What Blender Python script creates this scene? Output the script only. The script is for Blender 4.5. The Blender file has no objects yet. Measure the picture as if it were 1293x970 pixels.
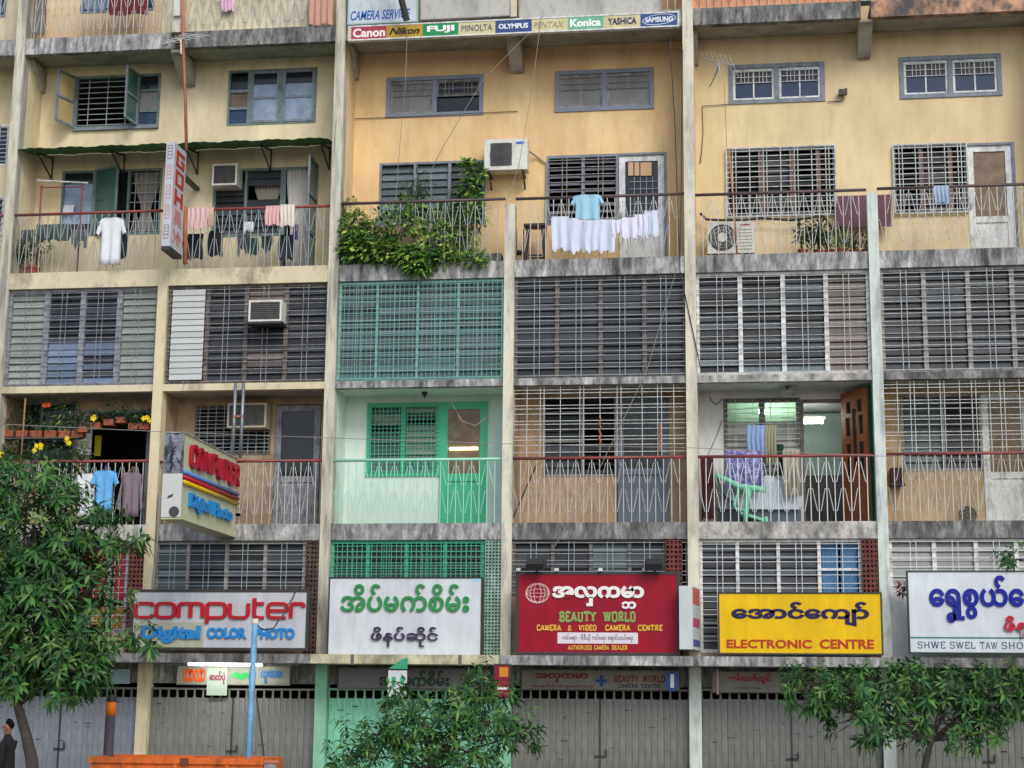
import bpy, math, random
import numpy as np
from mathutils import Vector
random.seed(7)
rnd = random.Random(11)
scene = bpy.context.scene
C = scene.collection
# ------------------------------------------------------------------ camera
F, YAW, PIT, ROLL, CX, CD, EYE = 2100.0, -.136, .1908, .0099, 15.6814, 33.1878, 2.0
def axes(yaw, pitch, roll):
    cy, sy, cp, sp = math.cos(yaw), math.sin(yaw), math.cos(pitch), math.sin(pitch)
    f = np.array([sy*cp, cy*cp, sp]); r = np.array([cy, -sy, 0.]); u = np.cross(r, f)
    cr, sr = math.cos(roll), math.sin(roll)
    return np.array([cr*r+sr*u, -sr*r+cr*u, f])
MM = axes(YAW, PIT, ROLL)
CAMP = np.array([CX, -CD, EYE])
cam = bpy.data.cameras.new('camera'); co = bpy.data.objects.new('camera', cam); C.objects.link(co)
from mathutils import Matrix
m3 = Matrix((MM[0], MM[1], -MM[2])).transposed()
co.matrix_world = Matrix.Translation(Vector(CAMP)) @ m3.to_4x4()
cam.sensor_width = 36; cam.lens = F*36/1293; cam.clip_end = 2000; cam.clip_start = .1
scene.camera = co
# ------------------------------------------------------------------ sky, sun, exposure
world = bpy.data.worlds.new("World"); scene.world = world; world.use_nodes = True
wn = world.node_tree.nodes; wl = world.node_tree.links
sky = wn.new('ShaderNodeTexSky'); sky.sky_type = 'NISHITA'; sky.sun_disc = False
SUN_EL, SUN_AZ = math.radians(40), math.radians(152)      # azimuth clockwise from +Y
sky.sun_elevation = SUN_EL; sky.sun_rotation = SUN_AZ
sky.air_density = 1.0; sky.dust_density = 2.0; sky.ozone_density = 1.0
hs = wn.new('ShaderNodeHueSaturation'); hs.inputs['Saturation'].default_value = .95
wl.new(sky.outputs[0], hs.inputs['Color']); wl.new(hs.outputs[0], wn['Background'].inputs[0])
wn['Background'].inputs[1].default_value = .12
sl = bpy.data.lights.new('sun', 'SUN'); sl.energy = .8; sl.angle = math.radians(22); sl.color = (1, .985, .965)
so = bpy.data.objects.new('sun', sl); C.objects.link(so)
sd = Vector((math.sin(SUN_AZ)*math.cos(SUN_EL), math.cos(SUN_AZ)*math.cos(SUN_EL), math.sin(SUN_EL)))
so.rotation_euler = sd.to_track_quat('Z', 'Y').to_euler(); so.location = (10, -20, 40)
scene.view_settings.view_transform = 'Standard'; scene.view_settings.look = 'None'
scene.view_settings.exposure = 0.66; scene.view_settings.gamma = 1
# ------------------------------------------------------------------ measured places -> metres
BAY = 3.7
PX = {-1: -3.7, 0: 0., 1: 3.585, 2: 7.313, 3: 11.058, 4: 14.807, 5: 18.5, 6: 22.2, 7: 25.9}     # pillar lines
def proj(x, y, z):
    v = MM @ (np.array([x, y, z])-CAMP)
    return 646.5+F*v[0]/v[2], 485-F*v[1]/v[2]
PIL = [(28, -.064), (221, -.045), (435.3, -.038), (646.8, -.0114), (868.5, .0083), (1097, .027)]
ZA, ZBT, ZBB, ZCT, ZCB, ZDT, ZDB, ZET, ZEB = 16.13, 11.10, 10.74, 8.59, 8.445, 5.62, 5.28, 2.95, 2.77
ZAT = 16.50
BEAM = [(ZA, [(100, 67), (425, 50), (880, 28), (1290, 14)]), (ZBB, [(20, 368), (410, 354.5), (870, 343), (1290, 336)]),
        (ZCT, [(10, 490), (425, 482), (870, 473), (1290, 466)]), (ZDT, [(10, 667), (425, 661.5), (870, 659), (1290, 654)])]
_pl = [(proj(PX[i], 0, 2), proj(PX[i], 0, 17)) for i in range(6)]
_bl = [(proj(0, 0, z), proj(18, 0, z)) for z, _ in BEAM]
def corr(px, py):
    xs = [a+b*py for a, b in PIL]
    d = []
    for i, (p, q) in enumerate(_pl):
        t = (py-p[1])/(q[1]-p[1]); d.append(p[0]+t*(q[0]-p[0])-xs[i])
    dx = float(np.interp(px, xs, d))
    ys, e = [], []
    for (z, pts), (p, q) in zip(BEAM, _bl):
        ym = float(np.interp(px, [a for a, _ in pts], [b for _, b in pts]))
        t = (px-p[0])/(q[0]-p[0]); ys.append(ym); e.append(p[1]+t*(q[1]-p[1])-ym)
    return px+dx, py+float(np.interp(py, ys, e))
def raw(px, py, Y):
    d = np.array([(px-646.5)/F, -(py-485)/F, 1]) @ MM; t = (Y+CD)/d[1]
    return float(CX+t*d[0]), float(EYE+t*d[2])
def at(px, py, Y):
    return raw(*corr(px, py), Y)
def RC(px0, py0, px1, py1, Y):
    ym, xm = (py0+py1)/2, (px0+px1)/2
    return at(px0, ym, Y)[0], at(px1, ym, Y)[0], at(xm, py1, Y)[1], at(xm, py0, Y)[1]
# ------------------------------------------------------------------ materials
def S(h, k=1.0):
    h = h.lstrip('#'); c = [int(h[i:i+2], 16)/255 for i in (0, 2, 4)]
    return tuple(((v/12.92) if v < .04045 else ((v+.055)/1.055)**2.4)*k for v in c)
MATS = {}
def mat(name, col, rough=.7, metal=0, var=.12, vs=2.5, stain=None, ss=1.6, sz=.5, amt=.5, soft=.15, bump=.15, rand=0, spec=.5, emit=None, trans=0, alpha=1, island=None, drip=0):
    if name in MATS: return MATS[name]
    m = bpy.data.materials.new(name); m.use_nodes = True; N = m.node_tree.nodes; L = m.node_tree.links
    b = N['Principled BSDF']; b.inputs['Roughness'].default_value = rough; b.inputs['Metallic'].default_value = metal
    b.inputs['Specular IOR Level'].default_value = spec
    tc = N.new('ShaderNodeTexCoord'); base = N.new('ShaderNodeRGB'); base.outputs[0].default_value = (*col, 1)
    cur = base.outputs[0]
    n1 = N.new('ShaderNodeTexNoise'); n1.inputs['Scale'].default_value = vs; n1.inputs['Detail'].default_value = 6; n1.inputs['Roughness'].default_value = .6
    L.new(tc.outputs['Object'], n1.inputs['Vector'])
    mr = N.new('ShaderNodeMapRange'); mr.inputs[1].default_value = .3; mr.inputs[2].default_value = .7
    mr.inputs[3].default_value = 1-var; mr.inputs[4].default_value = 1+var; L.new(n1.outputs[0], mr.inputs[0])
    h = N.new('ShaderNodeHueSaturation'); L.new(cur, h.inputs['Color']); L.new(mr.outputs[0], h.inputs['Value']); cur = h.outputs[0]
    if stain is not None:
        for k, (sc, off) in enumerate(((ss, 0), (ss*4.3, .06))):
            mp = N.new('ShaderNodeMapping'); mp.inputs['Scale'].default_value = (sc, sc, sc*sz); mp.inputs['Location'].default_value = (k*7, 3, 1)
            L.new(tc.outputs['Object'], mp.inputs[0])
            n2 = N.new('ShaderNodeTexNoise'); n2.inputs['Scale'].default_value = 1; n2.inputs['Detail'].default_value = 8; n2.inputs['Roughness'].default_value = .65
            L.new(mp.outputs[0], n2.inputs['Vector'])
            r = N.new('ShaderNodeMapRange'); t = .68-.36*amt+off
            r.inputs[1].default_value = t-soft; r.inputs[2].default_value = t+soft; L.new(n2.outputs[0], r.inputs[0])
            mx = N.new('ShaderNodeMix'); mx.data_type = 'RGBA'; L.new(r.outputs[0], mx.inputs[0]); L.new(cur, mx.inputs[6]); mx.inputs[7].default_value = (*stain, 1)
            cur = mx.outputs[2]
    if drip:                                     # rain runs and hairline cracks in the paint itself
        mp = N.new('ShaderNodeMapping'); mp.inputs['Scale'].default_value = (7, 7, .45); L.new(tc.outputs['Object'], mp.inputs[0])
        n4 = N.new('ShaderNodeTexNoise'); n4.inputs['Scale'].default_value = 1; n4.inputs['Detail'].default_value = 7; L.new(mp.outputs[0], n4.inputs['Vector'])
        r4 = N.new('ShaderNodeMapRange'); r4.inputs[1].default_value = .58; r4.inputs[2].default_value = .74; r4.inputs[3].default_value = 1; r4.inputs[4].default_value = 1-drip*1.3; L.new(n4.outputs[0], r4.inputs[0])
        vo = N.new('ShaderNodeTexVoronoi'); vo.feature = 'DISTANCE_TO_EDGE'; vo.inputs['Scale'].default_value = .55
        nw = N.new('ShaderNodeTexNoise'); nw.inputs['Scale'].default_value = 2.5; nw.inputs['Detail'].default_value = 8; L.new(tc.outputs['Object'], nw.inputs['Vector'])
        va = N.new('ShaderNodeMix'); va.data_type = 'VECTOR'; va.inputs[0].default_value = .35; L.new(tc.outputs['Object'], va.inputs[4]); L.new(nw.outputs['Color'], va.inputs[5]); L.new(va.outputs[1], vo.inputs['Vector'])
        r5 = N.new('ShaderNodeMapRange'); r5.inputs[1].default_value = .0; r5.inputs[2].default_value = .006; r5.inputs[3].default_value = 1-drip*.8; r5.inputs[4].default_value = 1; L.new(vo.outputs[0], r5.inputs[0])
        mm = N.new('ShaderNodeMath'); mm.operation = 'MULTIPLY'; L.new(r4.outputs[0], mm.inputs[0]); L.new(r5.outputs[0], mm.inputs[1])
        h4 = N.new('ShaderNodeHueSaturation'); L.new(cur, h4.inputs['Color']); L.new(mm.outputs[0], h4.inputs['Value']); cur = h4.outputs[0]
    if rand:
        oi = N.new('ShaderNodeObjectInfo'); r = N.new('ShaderNodeMapRange'); r.inputs[3].default_value = 1-rand; r.inputs[4].default_value = 1+rand
        L.new(oi.outputs['Random'], r.inputs[0]); h2 = N.new('ShaderNodeHueSaturation'); L.new(cur, h2.inputs['Color']); L.new(r.outputs[0], h2.inputs['Value']); cur = h2.outputs[0]
    if island:
        g = N.new('ShaderNodeNewGeometry'); cr = N.new('ShaderNodeValToRGB'); L.new(g.outputs['Random Per Island'], cr.inputs[0])
        e = cr.color_ramp.elements
        while len(e) < len(island): e.new(.5)
        for i, (p, c) in enumerate(island): e[i].position = p; e[i].color = (*c, 1)
        h3 = N.new('ShaderNodeHueSaturation'); L.new(cr.outputs[0], h3.inputs['Color']); L.new(mr.outputs[0], h3.inputs['Value']); cur = h3.outputs[0]
    L.new(cur, b.inputs['Base Color'])
    if trans:
        tr = N.new('ShaderNodeBsdfTranslucent'); L.new(cur, tr.inputs[0]); ms = N.new('ShaderNodeMixShader'); ms.inputs[0].default_value = trans
        L.new(b.outputs[0], ms.inputs[1]); L.new(tr.outputs[0], ms.inputs[2]); L.new(ms.outputs[0], N['Material Output'].inputs[0])
    if emit:
        b.inputs['Emission Color'].default_value = (*emit[0], 1); b.inputs['Emission Strength'].default_value = emit[1]
    if alpha < 1:
        b.inputs['Transmission Weight'].default_value = 0; b.inputs['Alpha'].default_value = alpha
    if bump:
        bp = N.new('ShaderNodeBump'); bp.inputs['Strength'].default_value = bump; bp.inputs['Distance'].default_value = .02
        n3 = N.new('ShaderNodeTexNoise'); n3.inputs['Scale'].default_value = 18; n3.inputs['Detail'].default_value = 5; L.new(tc.outputs['Object'], n3.inputs['Vector'])
        L.new(n3.outputs[0], bp.inputs['Height']); L.new(bp.outputs[0], b.inputs['Normal'])
    MATS[name] = m; return m
GRIME = (.055, .055, .055)
M_yel = mat('plaster pale yellow', S('#e9dcb6'), .85, stain=S('#b8a888'), ss=.8, sz=.35, amt=.12, soft=.25, drip=.05, var=.07, vs=1.2)
M_org = mat('plaster orange yellow', S('#efce9c'), .85, stain=S('#c8a36e'), ss=.8, sz=.35, amt=.14, soft=.25, drip=.04, var=.07, vs=1.2)
M_yel3 = mat('plaster warm cream', S('#ebd7aa'), .85, stain=S('#c6b086'), ss=.7, sz=.35, amt=.2, soft=.25, drip=.05, var=.07, vs=1.2)
M_tan = mat('plaster tan', S('#c4ab8a'), .88, stain=S('#94795a'), ss=1.2, sz=.6, amt=.2, soft=.2, var=.1, vs=1.5)
M_beige = mat('plaster dull beige', S('#bda68a'), .88, stain=S('#7a6652'), ss=1.2, sz=.6, amt=.25, soft=.2, var=.1, vs=1.5)
M_mint = mat('plaster mint white', S('#dbe8e1'), .8, stain=S('#b9d0c4'), ss=1.0, sz=.4, amt=.2, soft=.25, var=.05)
M_white = mat('plaster white', S('#d8d8d6'), .8, stain=S('#a8a8a4'), ss=1.0, sz=.4, amt=.15, soft=.25, var=.05)
M_soff = mat('soffit grey plaster', S('#b4b0a4'), .9, stain=S('#7d786c'), ss=.8, sz=1, amt=.3, soft=.2)
M_slabg = mat('grimy concrete', S('#d2d2d0'), .9, stain=GRIME, ss=3.4, sz=.28, amt=.46, soft=.18, var=.2, vs=6, bump=.4)
M_slabd = mat('grimier concrete', S('#bcbbb6'), .9, stain=GRIME, ss=3.0, sz=.32, amt=.6, soft=.18, var=.2, vs=6, bump=.4)
M_slabw = mat('pale concrete', S('#d0cdc6'), .9, stain=GRIME, ss=1.9, sz=.6, amt=.34, soft=.18, var=.15, vs=6, bump=.4)
M_slaby = mat('yellow painted edge', S('#d3c9a8'), .88, stain=S('#5b574f'), ss=1.3, sz=.6, amt=.10, soft=.12, var=.08)
M_pilc = mat('cream pillar paint', S('#dad6c2'), .85, stain=S('#8d8a80'), ss=1.6, sz=.25, amt=.25, soft=.12, var=.1, bump=.3)
M_pilw = mat('white pillar paint', S('#d0d8d0'), .85, stain=S('#7c827c'), ss=1.6, sz=.2, amt=.25, soft=.12, var=.1, bump=.3)
M_pily = mat('yellow pillar paint', S('#d8cda8'), .85, stain=S('#8a8270'), ss=1.4, sz=.3, amt=.1, soft=.15, var=.06)
M_pilo = mat('streaked pillar paint', S('#cfccb9'), .85, stain=S('#77756d'), ss=3.4, sz=.08, amt=.36, soft=.1, var=.1, bump=.3)
M_mintp = mat('mint green paint', S('#92cfae'), .6, stain=S('#6fa68a'), ss=1.2, amt=.2, soft=.25, var=.06)
M_green = mat('jade green paint', S('#3faf85'), .5, var=.06)
M_greenf = mat('jade frame paint', S('#45a888'), .5, var=.08)
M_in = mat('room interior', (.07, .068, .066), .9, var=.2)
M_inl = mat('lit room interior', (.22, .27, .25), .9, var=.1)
M_frame = mat('grey blue frame paint', S('#7d8792'), .55, var=.12, stain=S('#555b60'), ss=6, amt=.2)
M_frame2 = mat('teal grey frame paint', S('#71837f'), .55, var=.12, stain=S('#4c5856'), ss=6, amt=.2)
M_framew = mat('white frame paint', S('#e2e4e2'), .55, var=.06, stain=S('#8c8c86'), ss=5, amt=.2)
M_frameg = mat('dusty grey frame paint', S('#a3a09c'), .6, var=.12, stain=S('#5d5a56'), ss=8, amt=.3)
M_frameb = mat('brown grey frame', S('#7a736d'), .65, var=.12, stain=S('#3e3a37'), ss=8, amt=.4)
M_framel = mat('lilac grey frame paint', S('#96989f'), .6, var=.1, stain=S('#5d5c66'), ss=8, amt=.3)
M_blade = mat('smoked glass blade', (.045, .052, .06), .42, var=.25, rand=.55, bump=.05, spec=.35)
M_bladeb = mat('blue glass blade', (.17, .23, .33), .3, var=.2, rand=.3, bump=.05)
M_bladeg = mat('green grey glass blade', (.30, .34, .30), .35, var=.2, rand=.25, bump=.05)
M_bladew = mat('white slat', S('#b9bcba'), .5, var=.06, rand=.08, bump=.05)
M_bladet = mat('teal glass blade', (.075, .15, .15), .4, var=.3, rand=.4, bump=.05)
M_bladev = mat('grey teal glass blade', (.10, .135, .145), .4, var=.3, rand=.4, bump=.05)
M_bladebr = mat('brown glass blade', (.16, .13, .12), .35, var=.3, rand=.35, bump=.05)
M_bladep = mat('pale glass blade', (.30, .31, .29), .4, var=.2, rand=.25, bump=.05)
M_bladel = mat('lamp lit frosted blade', (.5, .62, .52), .5, var=.2, rand=.2, bump=.0, trans=.85)
M_glassd = mat('dark window glass', (.018, .02, .023), .1, var=.1, bump=0, spec=.4)
M_glassb = mat('dark blue glass', (.03, .05, .10), .15, var=.1, bump=0, spec=.35)
M_glasss = mat('sky tinted glass', (.24, .31, .42), .15, var=.3, vs=3, bump=0, spec=.6)  # pale blue base colour carries the sky's reflection
M_glassg = mat('green tinted glass', (.05, .12, .10), .08, var=.1, bump=0, spec=.9)
M_glassf = mat('dusty frosted glass', (.20, .20, .195), .4, var=.2, bump=0)
M_glassbr = mat('brown patterned glass', (.16, .10, .05), .3, var=.4, vs=5, bump=.2)
M_bar = mat('pale bar paint', S('#bfc4bf'), .5, var=.12, stain=S('#7c6f66'), ss=9, amt=.15)
M_barw = mat('white bar paint', S('#d5d8d6'), .5, var=.08)
M_barg = mat('dull grey bar paint', S('#9ea5a6'), .5, var=.12)
M_barm = mat('mint bar paint', S('#9fdcc3'), .5, var=.06)
M_bart = mat('teal mesh paint', S('#7fb0a6'), .5, var=.1, rand=0)
M_red = mat('red oxide rail paint', S('#93403c'), .5, var=.15, stain=S('#5b4846'), ss=3, sz=1, amt=.3)
M_redd = mat('dark worn rail paint', S('#6b3f39'), .5, var=.15, stain=S('#4c4c4e'), ss=1.5, sz=1, amt=.5)
M_rust = mat('rusty steel', S('#8d5c43'), .7, var=.2, stain=S('#b97752'), ss=3, amt=.4)
M_dark = mat('dark painted steel', (.03, .03, .032), .5)
M_black = mat('black rubber', (.015, .015, .016), .6)
M_steel = mat('galvanised steel', S('#8c949c'), .4, metal=.5, var=.15)
M_bluep = mat('pale blue pole paint', S('#6fa9cf'), .5, var=.1, stain=S('#56707e'), ss=4, amt=.2)
M_acw = mat('off white appliance paint', S('#d9d9d0'), .45, var=.04, stain=S('#a59f90'), ss=3, amt=.15)
M_acg = mat('dark appliance grille', (.055, .055, .058), .6)
M_awn = mat('green corrugated sheet', S('#3c8548'), .5, var=.2, stain=S('#205028'), ss=3, amt=.4)
M_cer = mat('terracotta', S('#a4573c'), .8, var=.15, stain=S('#5e3a2c'), ss=8, amt=.3)
M_brick = mat('red screen block', S('#743a36'), .85, var=.2, stain=S('#4a2622'), ss=5, amt=.3)
M_shut = mat('grey beige shutter paint', S('#7a7b76'), .6, var=.08, stain=S('#5c5d58'), ss=2.2, sz=.35, amt=.28, soft=.12, rand=.05)
M_shutb = mat('grey lilac shutter paint', S('#868b93'), .6, var=.08, stain=S('#686d76'), ss=2.2, sz=.35, amt=.25, rand=.05)
M_shutm = mat('mint shutter paint', S('#8ad2b4'), .6, var=.06, stain=S('#55967c'), ss=2, sz=.35, amt=.2, rand=.05)
M_wood = mat('varnished orange wood', S('#7f4520'), .4, var=.25, vs=4)
M_woodd = mat('dark stool wood', S('#3c3230'), .6, var=.2)
LEAFR = lambda a: [(0, a[0]), (.45, a[1]), (.8, a[2]), (1, a[3])]
M_leaf = mat('street tree leaf', (.05, .1, .03), .65, var=.25, vs=1.5, bump=0, trans=.25, island=LEAFR([(.014, .058, .018), (.032, .125, .028), (.07, .20, .04), (.16, .31, .06)]))
M_leafy = mat('young tree leaf', (.05, .1, .03), .5, var=.25, vs=1.5, bump=0, trans=.3, island=LEAFR([(.05, .13, .035), (.10, .21, .05), (.18, .30, .07), (.28, .38, .10)]))
M_leaf2 = mat('balcony plant leaf', (.05, .1, .03), .5, var=.25, vs=3, bump=0, trans=.25, island=[(0, (.02, .07, .02)), (.3, (.06, .18, .04)), (.6, (.16, .33, .06)), (.88, (.42, .55, .09))])
M_leaf3 = mat('dark pot plant leaf', (.05, .1, .03), .5, var=.25, vs=3, bump=0, trans=.2, island=LEAFR([(.012, .035, .02), (.025, .07, .03), (.05, .12, .04), (.12, .2, .06)]))
M_bark = mat('bark', (.055, .045, .04), .9, var=.3, vs=8, bump=.6)
M_tube = mat('lit fluorescent tube', (.9, .95, .9), .4, bump=0, emit=((.92, 1, .93), 22))
M_refl = mat('glowing reflection', (.9, .9, .6), .4, bump=0, emit=((1, .95, .45), 4))  # emission for the reflection in the jade door, not a lamp
M_asph = mat('asphalt', (.05, .05, .052), .9, var=.2, vs=4, bump=.4)
M_pave = mat('paving slabs', S('#9a968e'), .9, var=.12, stain=S('#5f5c56'), ss=1, sz=1, amt=.3)
M_earth = mat('bare ground', (.16, .14, .11), .95, var=.2)
M_cable = mat('cable sheath', (.05, .05, .055), .6, bump=0)
M_cablel = mat('grey cable sheath', (.3, .28, .25), .6, bump=0)
def paint(name, hx, rough=.5, **k):
    if any(w_ in name for w_ in ('acrylic', 'sheet', 'fascia', 'box')) and 'stain' not in k: c_ = S(hx); k.update(stain=tuple(v*.62 for v in c_), ss=1.2, sz=.25, amt=.2, soft=.3)
    return mat(name, S(hx), rough, var=k.pop('var', .04), bump=k.pop('bump', .03), spec=.25, **k)
# ------------------------------------------------------------------ mesh builder
WLOC = {}
def wl_of(o): return WLOC.get(o.name, Vector((0, 0, 0))) if o else Vector((0, 0, 0))
def link(o, parent, w):
    C.objects.link(o); w = Vector(w)
    if parent: o.parent = parent; o.location = w-wl_of(parent)
    else: o.location = w
    WLOC[o.name] = w
    return o
def thing(name, label, cat, loc, group=None):
    o = bpy.data.objects.new(name, None); o.empty_display_size = .2; link(o, None, loc)
    o['label'] = label; o['category'] = cat
    if group: o['group'] = group
    return o
def tag(o, label, cat, group=None):
    o['label'] = label; o['category'] = cat
    if group: o['group'] = group
    return o
class MB:
    def __init__(s): s.v = []; s.f = []
    def box(s, x0, x1, y0, y1, z0, z1):
        n = len(s.v)
        s.v += [(x0,y0,z0),(x1,y0,z0),(x1,y1,z0),(x0,y1,z0),(x0,y0,z1),(x1,y0,z1),(x1,y1,z1),(x0,y1,z1)]
        s.f += [(n,n+3,n+2,n+1),(n+4,n+5,n+6,n+7),(n,n+1,n+5,n+4),(n+1,n+2,n+6,n+5),(n+2,n+3,n+7,n+6),(n+3,n,n+4,n+7)]
        return s
    def prism(s, pts, d):            # polygon pts (3D, planar) extruded by vector d
        n = len(s.v); k = len(pts); d = Vector(d)
        s.v += [tuple(p) for p in pts]+[tuple(Vector(p)+d) for p in pts]
        s.f += [tuple(range(n+k-1, n-1, -1)), tuple(range(n+k, n+2*k))]
        s.f += [(n+i, n+(i+1) % k, n+k+(i+1) % k, n+k+i) for i in range(k)]
        return s
    def tube(s, pts, r, n=6, caps=True):
        pts = [Vector(p) for p in pts]; b = len(s.v)
        rr = r if isinstance(r, (list, tuple)) else [r]*len(pts)
        up = None
        for i, p in enumerate(pts):
            t = (pts[min(i+1, len(pts)-1)]-pts[max(i-1, 0)])
            t = t.normalized() if t.length > 1e-9 else Vector((0, 0, 1))
            if up is None: up = t.orthogonal().normalized()
            up = (up-t*up.dot(t)); up = up.normalized() if up.length > 1e-6 else t.orthogonal().normalized()
            q = t.cross(up)
            for k in range(n):
                a = 2*math.pi*k/n+math.pi/n
                s.v.append(tuple(p+(up*math.cos(a)+q*math.sin(a))*rr[i]))
        for i in range(len(pts)-1):
            for k in range(n):
                s.f.append((b+i*n+k, b+i*n+(k+1) % n, b+(i+1)*n+(k+1) % n, b+(i+1)*n+k))
        if caps:
            s.f.append(tuple(b+k for k in range(n-1, -1, -1))); e = b+(len(pts)-1)*n; s.f.append(tuple(e+k for k in range(n)))
        return s
    def sheet(s, P, th):             # P[i][j] 3D points, thickness vector th
        n = len(s.v); a = len(P); b = len(P[0]); th = Vector(th)
        for row in P: s.v += [tuple(p) for p in row]
        for row in P: s.v += [tuple(Vector(p)+th) for p in row]
        o = a*b; I = lambda i, j: n+i*b+j
        for i in range(a-1):
            for j in range(b-1):
                s.f.append((I(i,j), I(i,j+1), I(i+1,j+1), I(i+1,j))); s.f.append((I(i+1,j)+o, I(i+1,j+1)+o, I(i,j+1)+o, I(i,j)+o))
        for i in range(a-1):
            for j in (0, b-1): s.f.append((I(i,j), I(i+1,j), I(i+1,j)+o, I(i,j)+o))
        for j in range(b-1):
            for i in (0, a-1): s.f.append((I(i,j), I(i,j+1), I(i,j+1)+o, I(i,j)+o))
        return s
    def lathe(s, c, prof, n=12):     # prof (r,z) list
        b = len(s.v)
        for r, z in prof:
            for k in range(n):
                a = 2*math.pi*k/n; s.v.append((c[0]+r*math.cos(a), c[1]+r*math.sin(a), c[2]+z))
        for i in range(len(prof)-1):
            for k in range(n): s.f.append((b+i*n+k, b+i*n+(k+1) % n, b+(i+1)*n+(k+1) % n, b+(i+1)*n+k))
        s.f.append(tuple(b+k for k in range(n-1, -1, -1))); e = b+(len(prof)-1)*n; s.f.append(tuple(e+k for k in range(n)))
        return s
    def disc(s, c, r, y0, y1, n=20, rz=None):
        rz = rz or r
        return s.prism([(c[0]+r*math.cos(2*math.pi*k/n), y0, c[2]+rz*math.sin(2*math.pi*k/n)) for k in range(n)], (0, y1-y0, 0))
    def leaf(s, p, d, L, W, nrm):
        p = Vector(p); d = Vector(d).normalized(); side = d.cross(Vector(nrm)); side = side.normalized() if side.length > 1e-5 else d.orthogonal().normalized()
        up = side.cross(d); n = len(s.v)
        mid = p+d*L*.45; tip = p+d*L+Vector((0, 0, -L*.22))
        s.v += [tuple(p), tuple(mid+side*W/2-up*W*.12), tuple(mid-Vector((0, 0, L*.02))+up*W*.08), tuple(mid-side*W/2-up*W*.12), tuple(tip)]
        s.f += [(n, n+1, n+2), (n, n+2, n+3), (n+1, n+4, n+2), (n+2, n+4, n+3)]
    def mesh(s, name, m, off=(0, 0, 0), smooth=False):
        me = bpy.data.meshes.new(name); o = Vector(off)
        me.from_pydata([(v[0]-o[0], v[1]-o[1], v[2]-o[2]) for v in s.v], [], s.f); me.update()
        if smooth: me.polygons.foreach_set('use_smooth', [True]*len(me.polygons))
        me.materials.append(m); return me
    def build(s, name, m, parent=None, loc=None, smooth=False, kind=None):
        if parent is not None: w = wl_of(parent)
        elif loc is not None: w = Vector(loc)
        else:
            a = np.array(s.v); w = Vector(((a[:,0].min()+a[:,0].max())/2, (a[:,1].min()+a[:,1].max())/2, a[:,2].min()))
        ob = bpy.data.objects.new(name, s.mesh(name, m, w, smooth)); link(ob, parent, w)
        if kind: ob['kind'] = kind
        return ob
def inst(name, me, parent, w, scale=None, rot=None):
    o = bpy.data.objects.new(name, me); link(o, parent, w)
    if scale: o.scale = scale
    if rot: o.rotation_euler = rot
    return o
def bx(name, m, parent, x0, x1, y0, y1, z0, z1): return MB().box(x0, x1, y0, y1, z0, z1).build(name, m, parent)
def holed(x0, x1, z0, z1, y0, y1, holes):
    xs = sorted({x0, x1, *[min(max(h[i], x0), x1) for h in holes for i in (0, 1)]}); zs = sorted({z0, z1, *[min(max(h[i], z0), z1) for h in holes for i in (2, 3)]})
    mb = MB()
    def full(i, j):
        if i < 0 or j < 0 or i >= len(xs)-1 or j >= len(zs)-1: return False
        cx, cz = (xs[i]+xs[i+1])/2, (zs[j]+zs[j+1])/2
        return not any(h[0] < cx < h[1] and h[2] < cz < h[3] for h in holes)
    for i in range(len(xs)-1):
        for j in range(len(zs)-1):
            if not full(i, j): continue
            a, b, c, d = xs[i], xs[i+1], zs[j], zs[j+1]
            def q(*p): n = len(mb.v); mb.v.extend(p); mb.f.append((n, n+1, n+2, n+3))
            q((a,y0,c),(b,y0,c),(b,y0,d),(a,y0,d)); q((b,y1,c),(a,y1,c),(a,y1,d),(b,y1,d))
            if not full(i-1, j): q((a,y1,c),(a,y0,c),(a,y0,d),(a,y1,d))
            if not full(i+1, j): q((b,y0,c),(b,y1,c),(b,y1,d),(b,y0,d))
            if not full(i, j-1): q((a,y1,c),(b,y1,c),(b,y0,c),(a,y0,c))
            if not full(i, j+1): q((a,y0,d),(b,y0,d),(b,y1,d),(a,y1,d))
    return mb
# ------------------------------------------------------------------ lettering
def glyphs(s, offset=.02, shear=0, ext=.5, res=3, sx=1, off=(0, 0), sc=1):
    c = bpy.data.curves.new('t', 'FONT'); c.body = s; c.size = 1; c.offset = offset; c.shear = shear; c.extrude = ext; c.resolution_u = res
    o = bpy.data.objects.new('t', c); me = bpy.data.meshes.new_from_object(o)
    v = np.array([x.co[:] for x in me.vertices]) if len(me.vertices) else np.zeros((0, 3)); f = [tuple(p.vertices) for p in me.polygons]
    bpy.data.objects.remove(o); bpy.data.meshes.remove(me); bpy.data.curves.remove(c)
    v = v*np.array([sx*sc, sc, 1])+np.array([off[0], off[1], 0]); return v, f
def join_g(gs):
    V, Fc, n = [], [], 0
    for v, f in gs: V.append(v); Fc += [tuple(i+n for i in p) for p in f]; n += len(v)
    return np.concatenate(V), Fc
def place_g(g, name, m, parent, x0, x1, z0, z1, y, depth=.015, axis='front'):
    """fit glyph mesh to a rectangle. axis 'front': faces -Y at y; 'side': faces +X at x=y with x0..x1 measured along Y"""
    v, f = g; lo, hi = v.min(0), v.max(0); u = (v[:,0]-lo[0])/(hi[0]-lo[0]); w = (v[:,1]-lo[1])/(hi[1]-lo[1]); d = (v[:,2]-lo[2])/(hi[2]-lo[2])
    mb = MB()
    if axis == 'front': mb.v = [(x0+a*(x1-x0), y-c*depth, z0+b*(z1-z0)) for a, b, c in zip(u, w, d)]
    else: mb.v = [(y+c*depth, x0+a*(x1-x0), z0+b*(z1-z0)) for a, b, c in zip(u, w, d)]
    mb.f = f
    return mb.build(name, m, parent)
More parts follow.
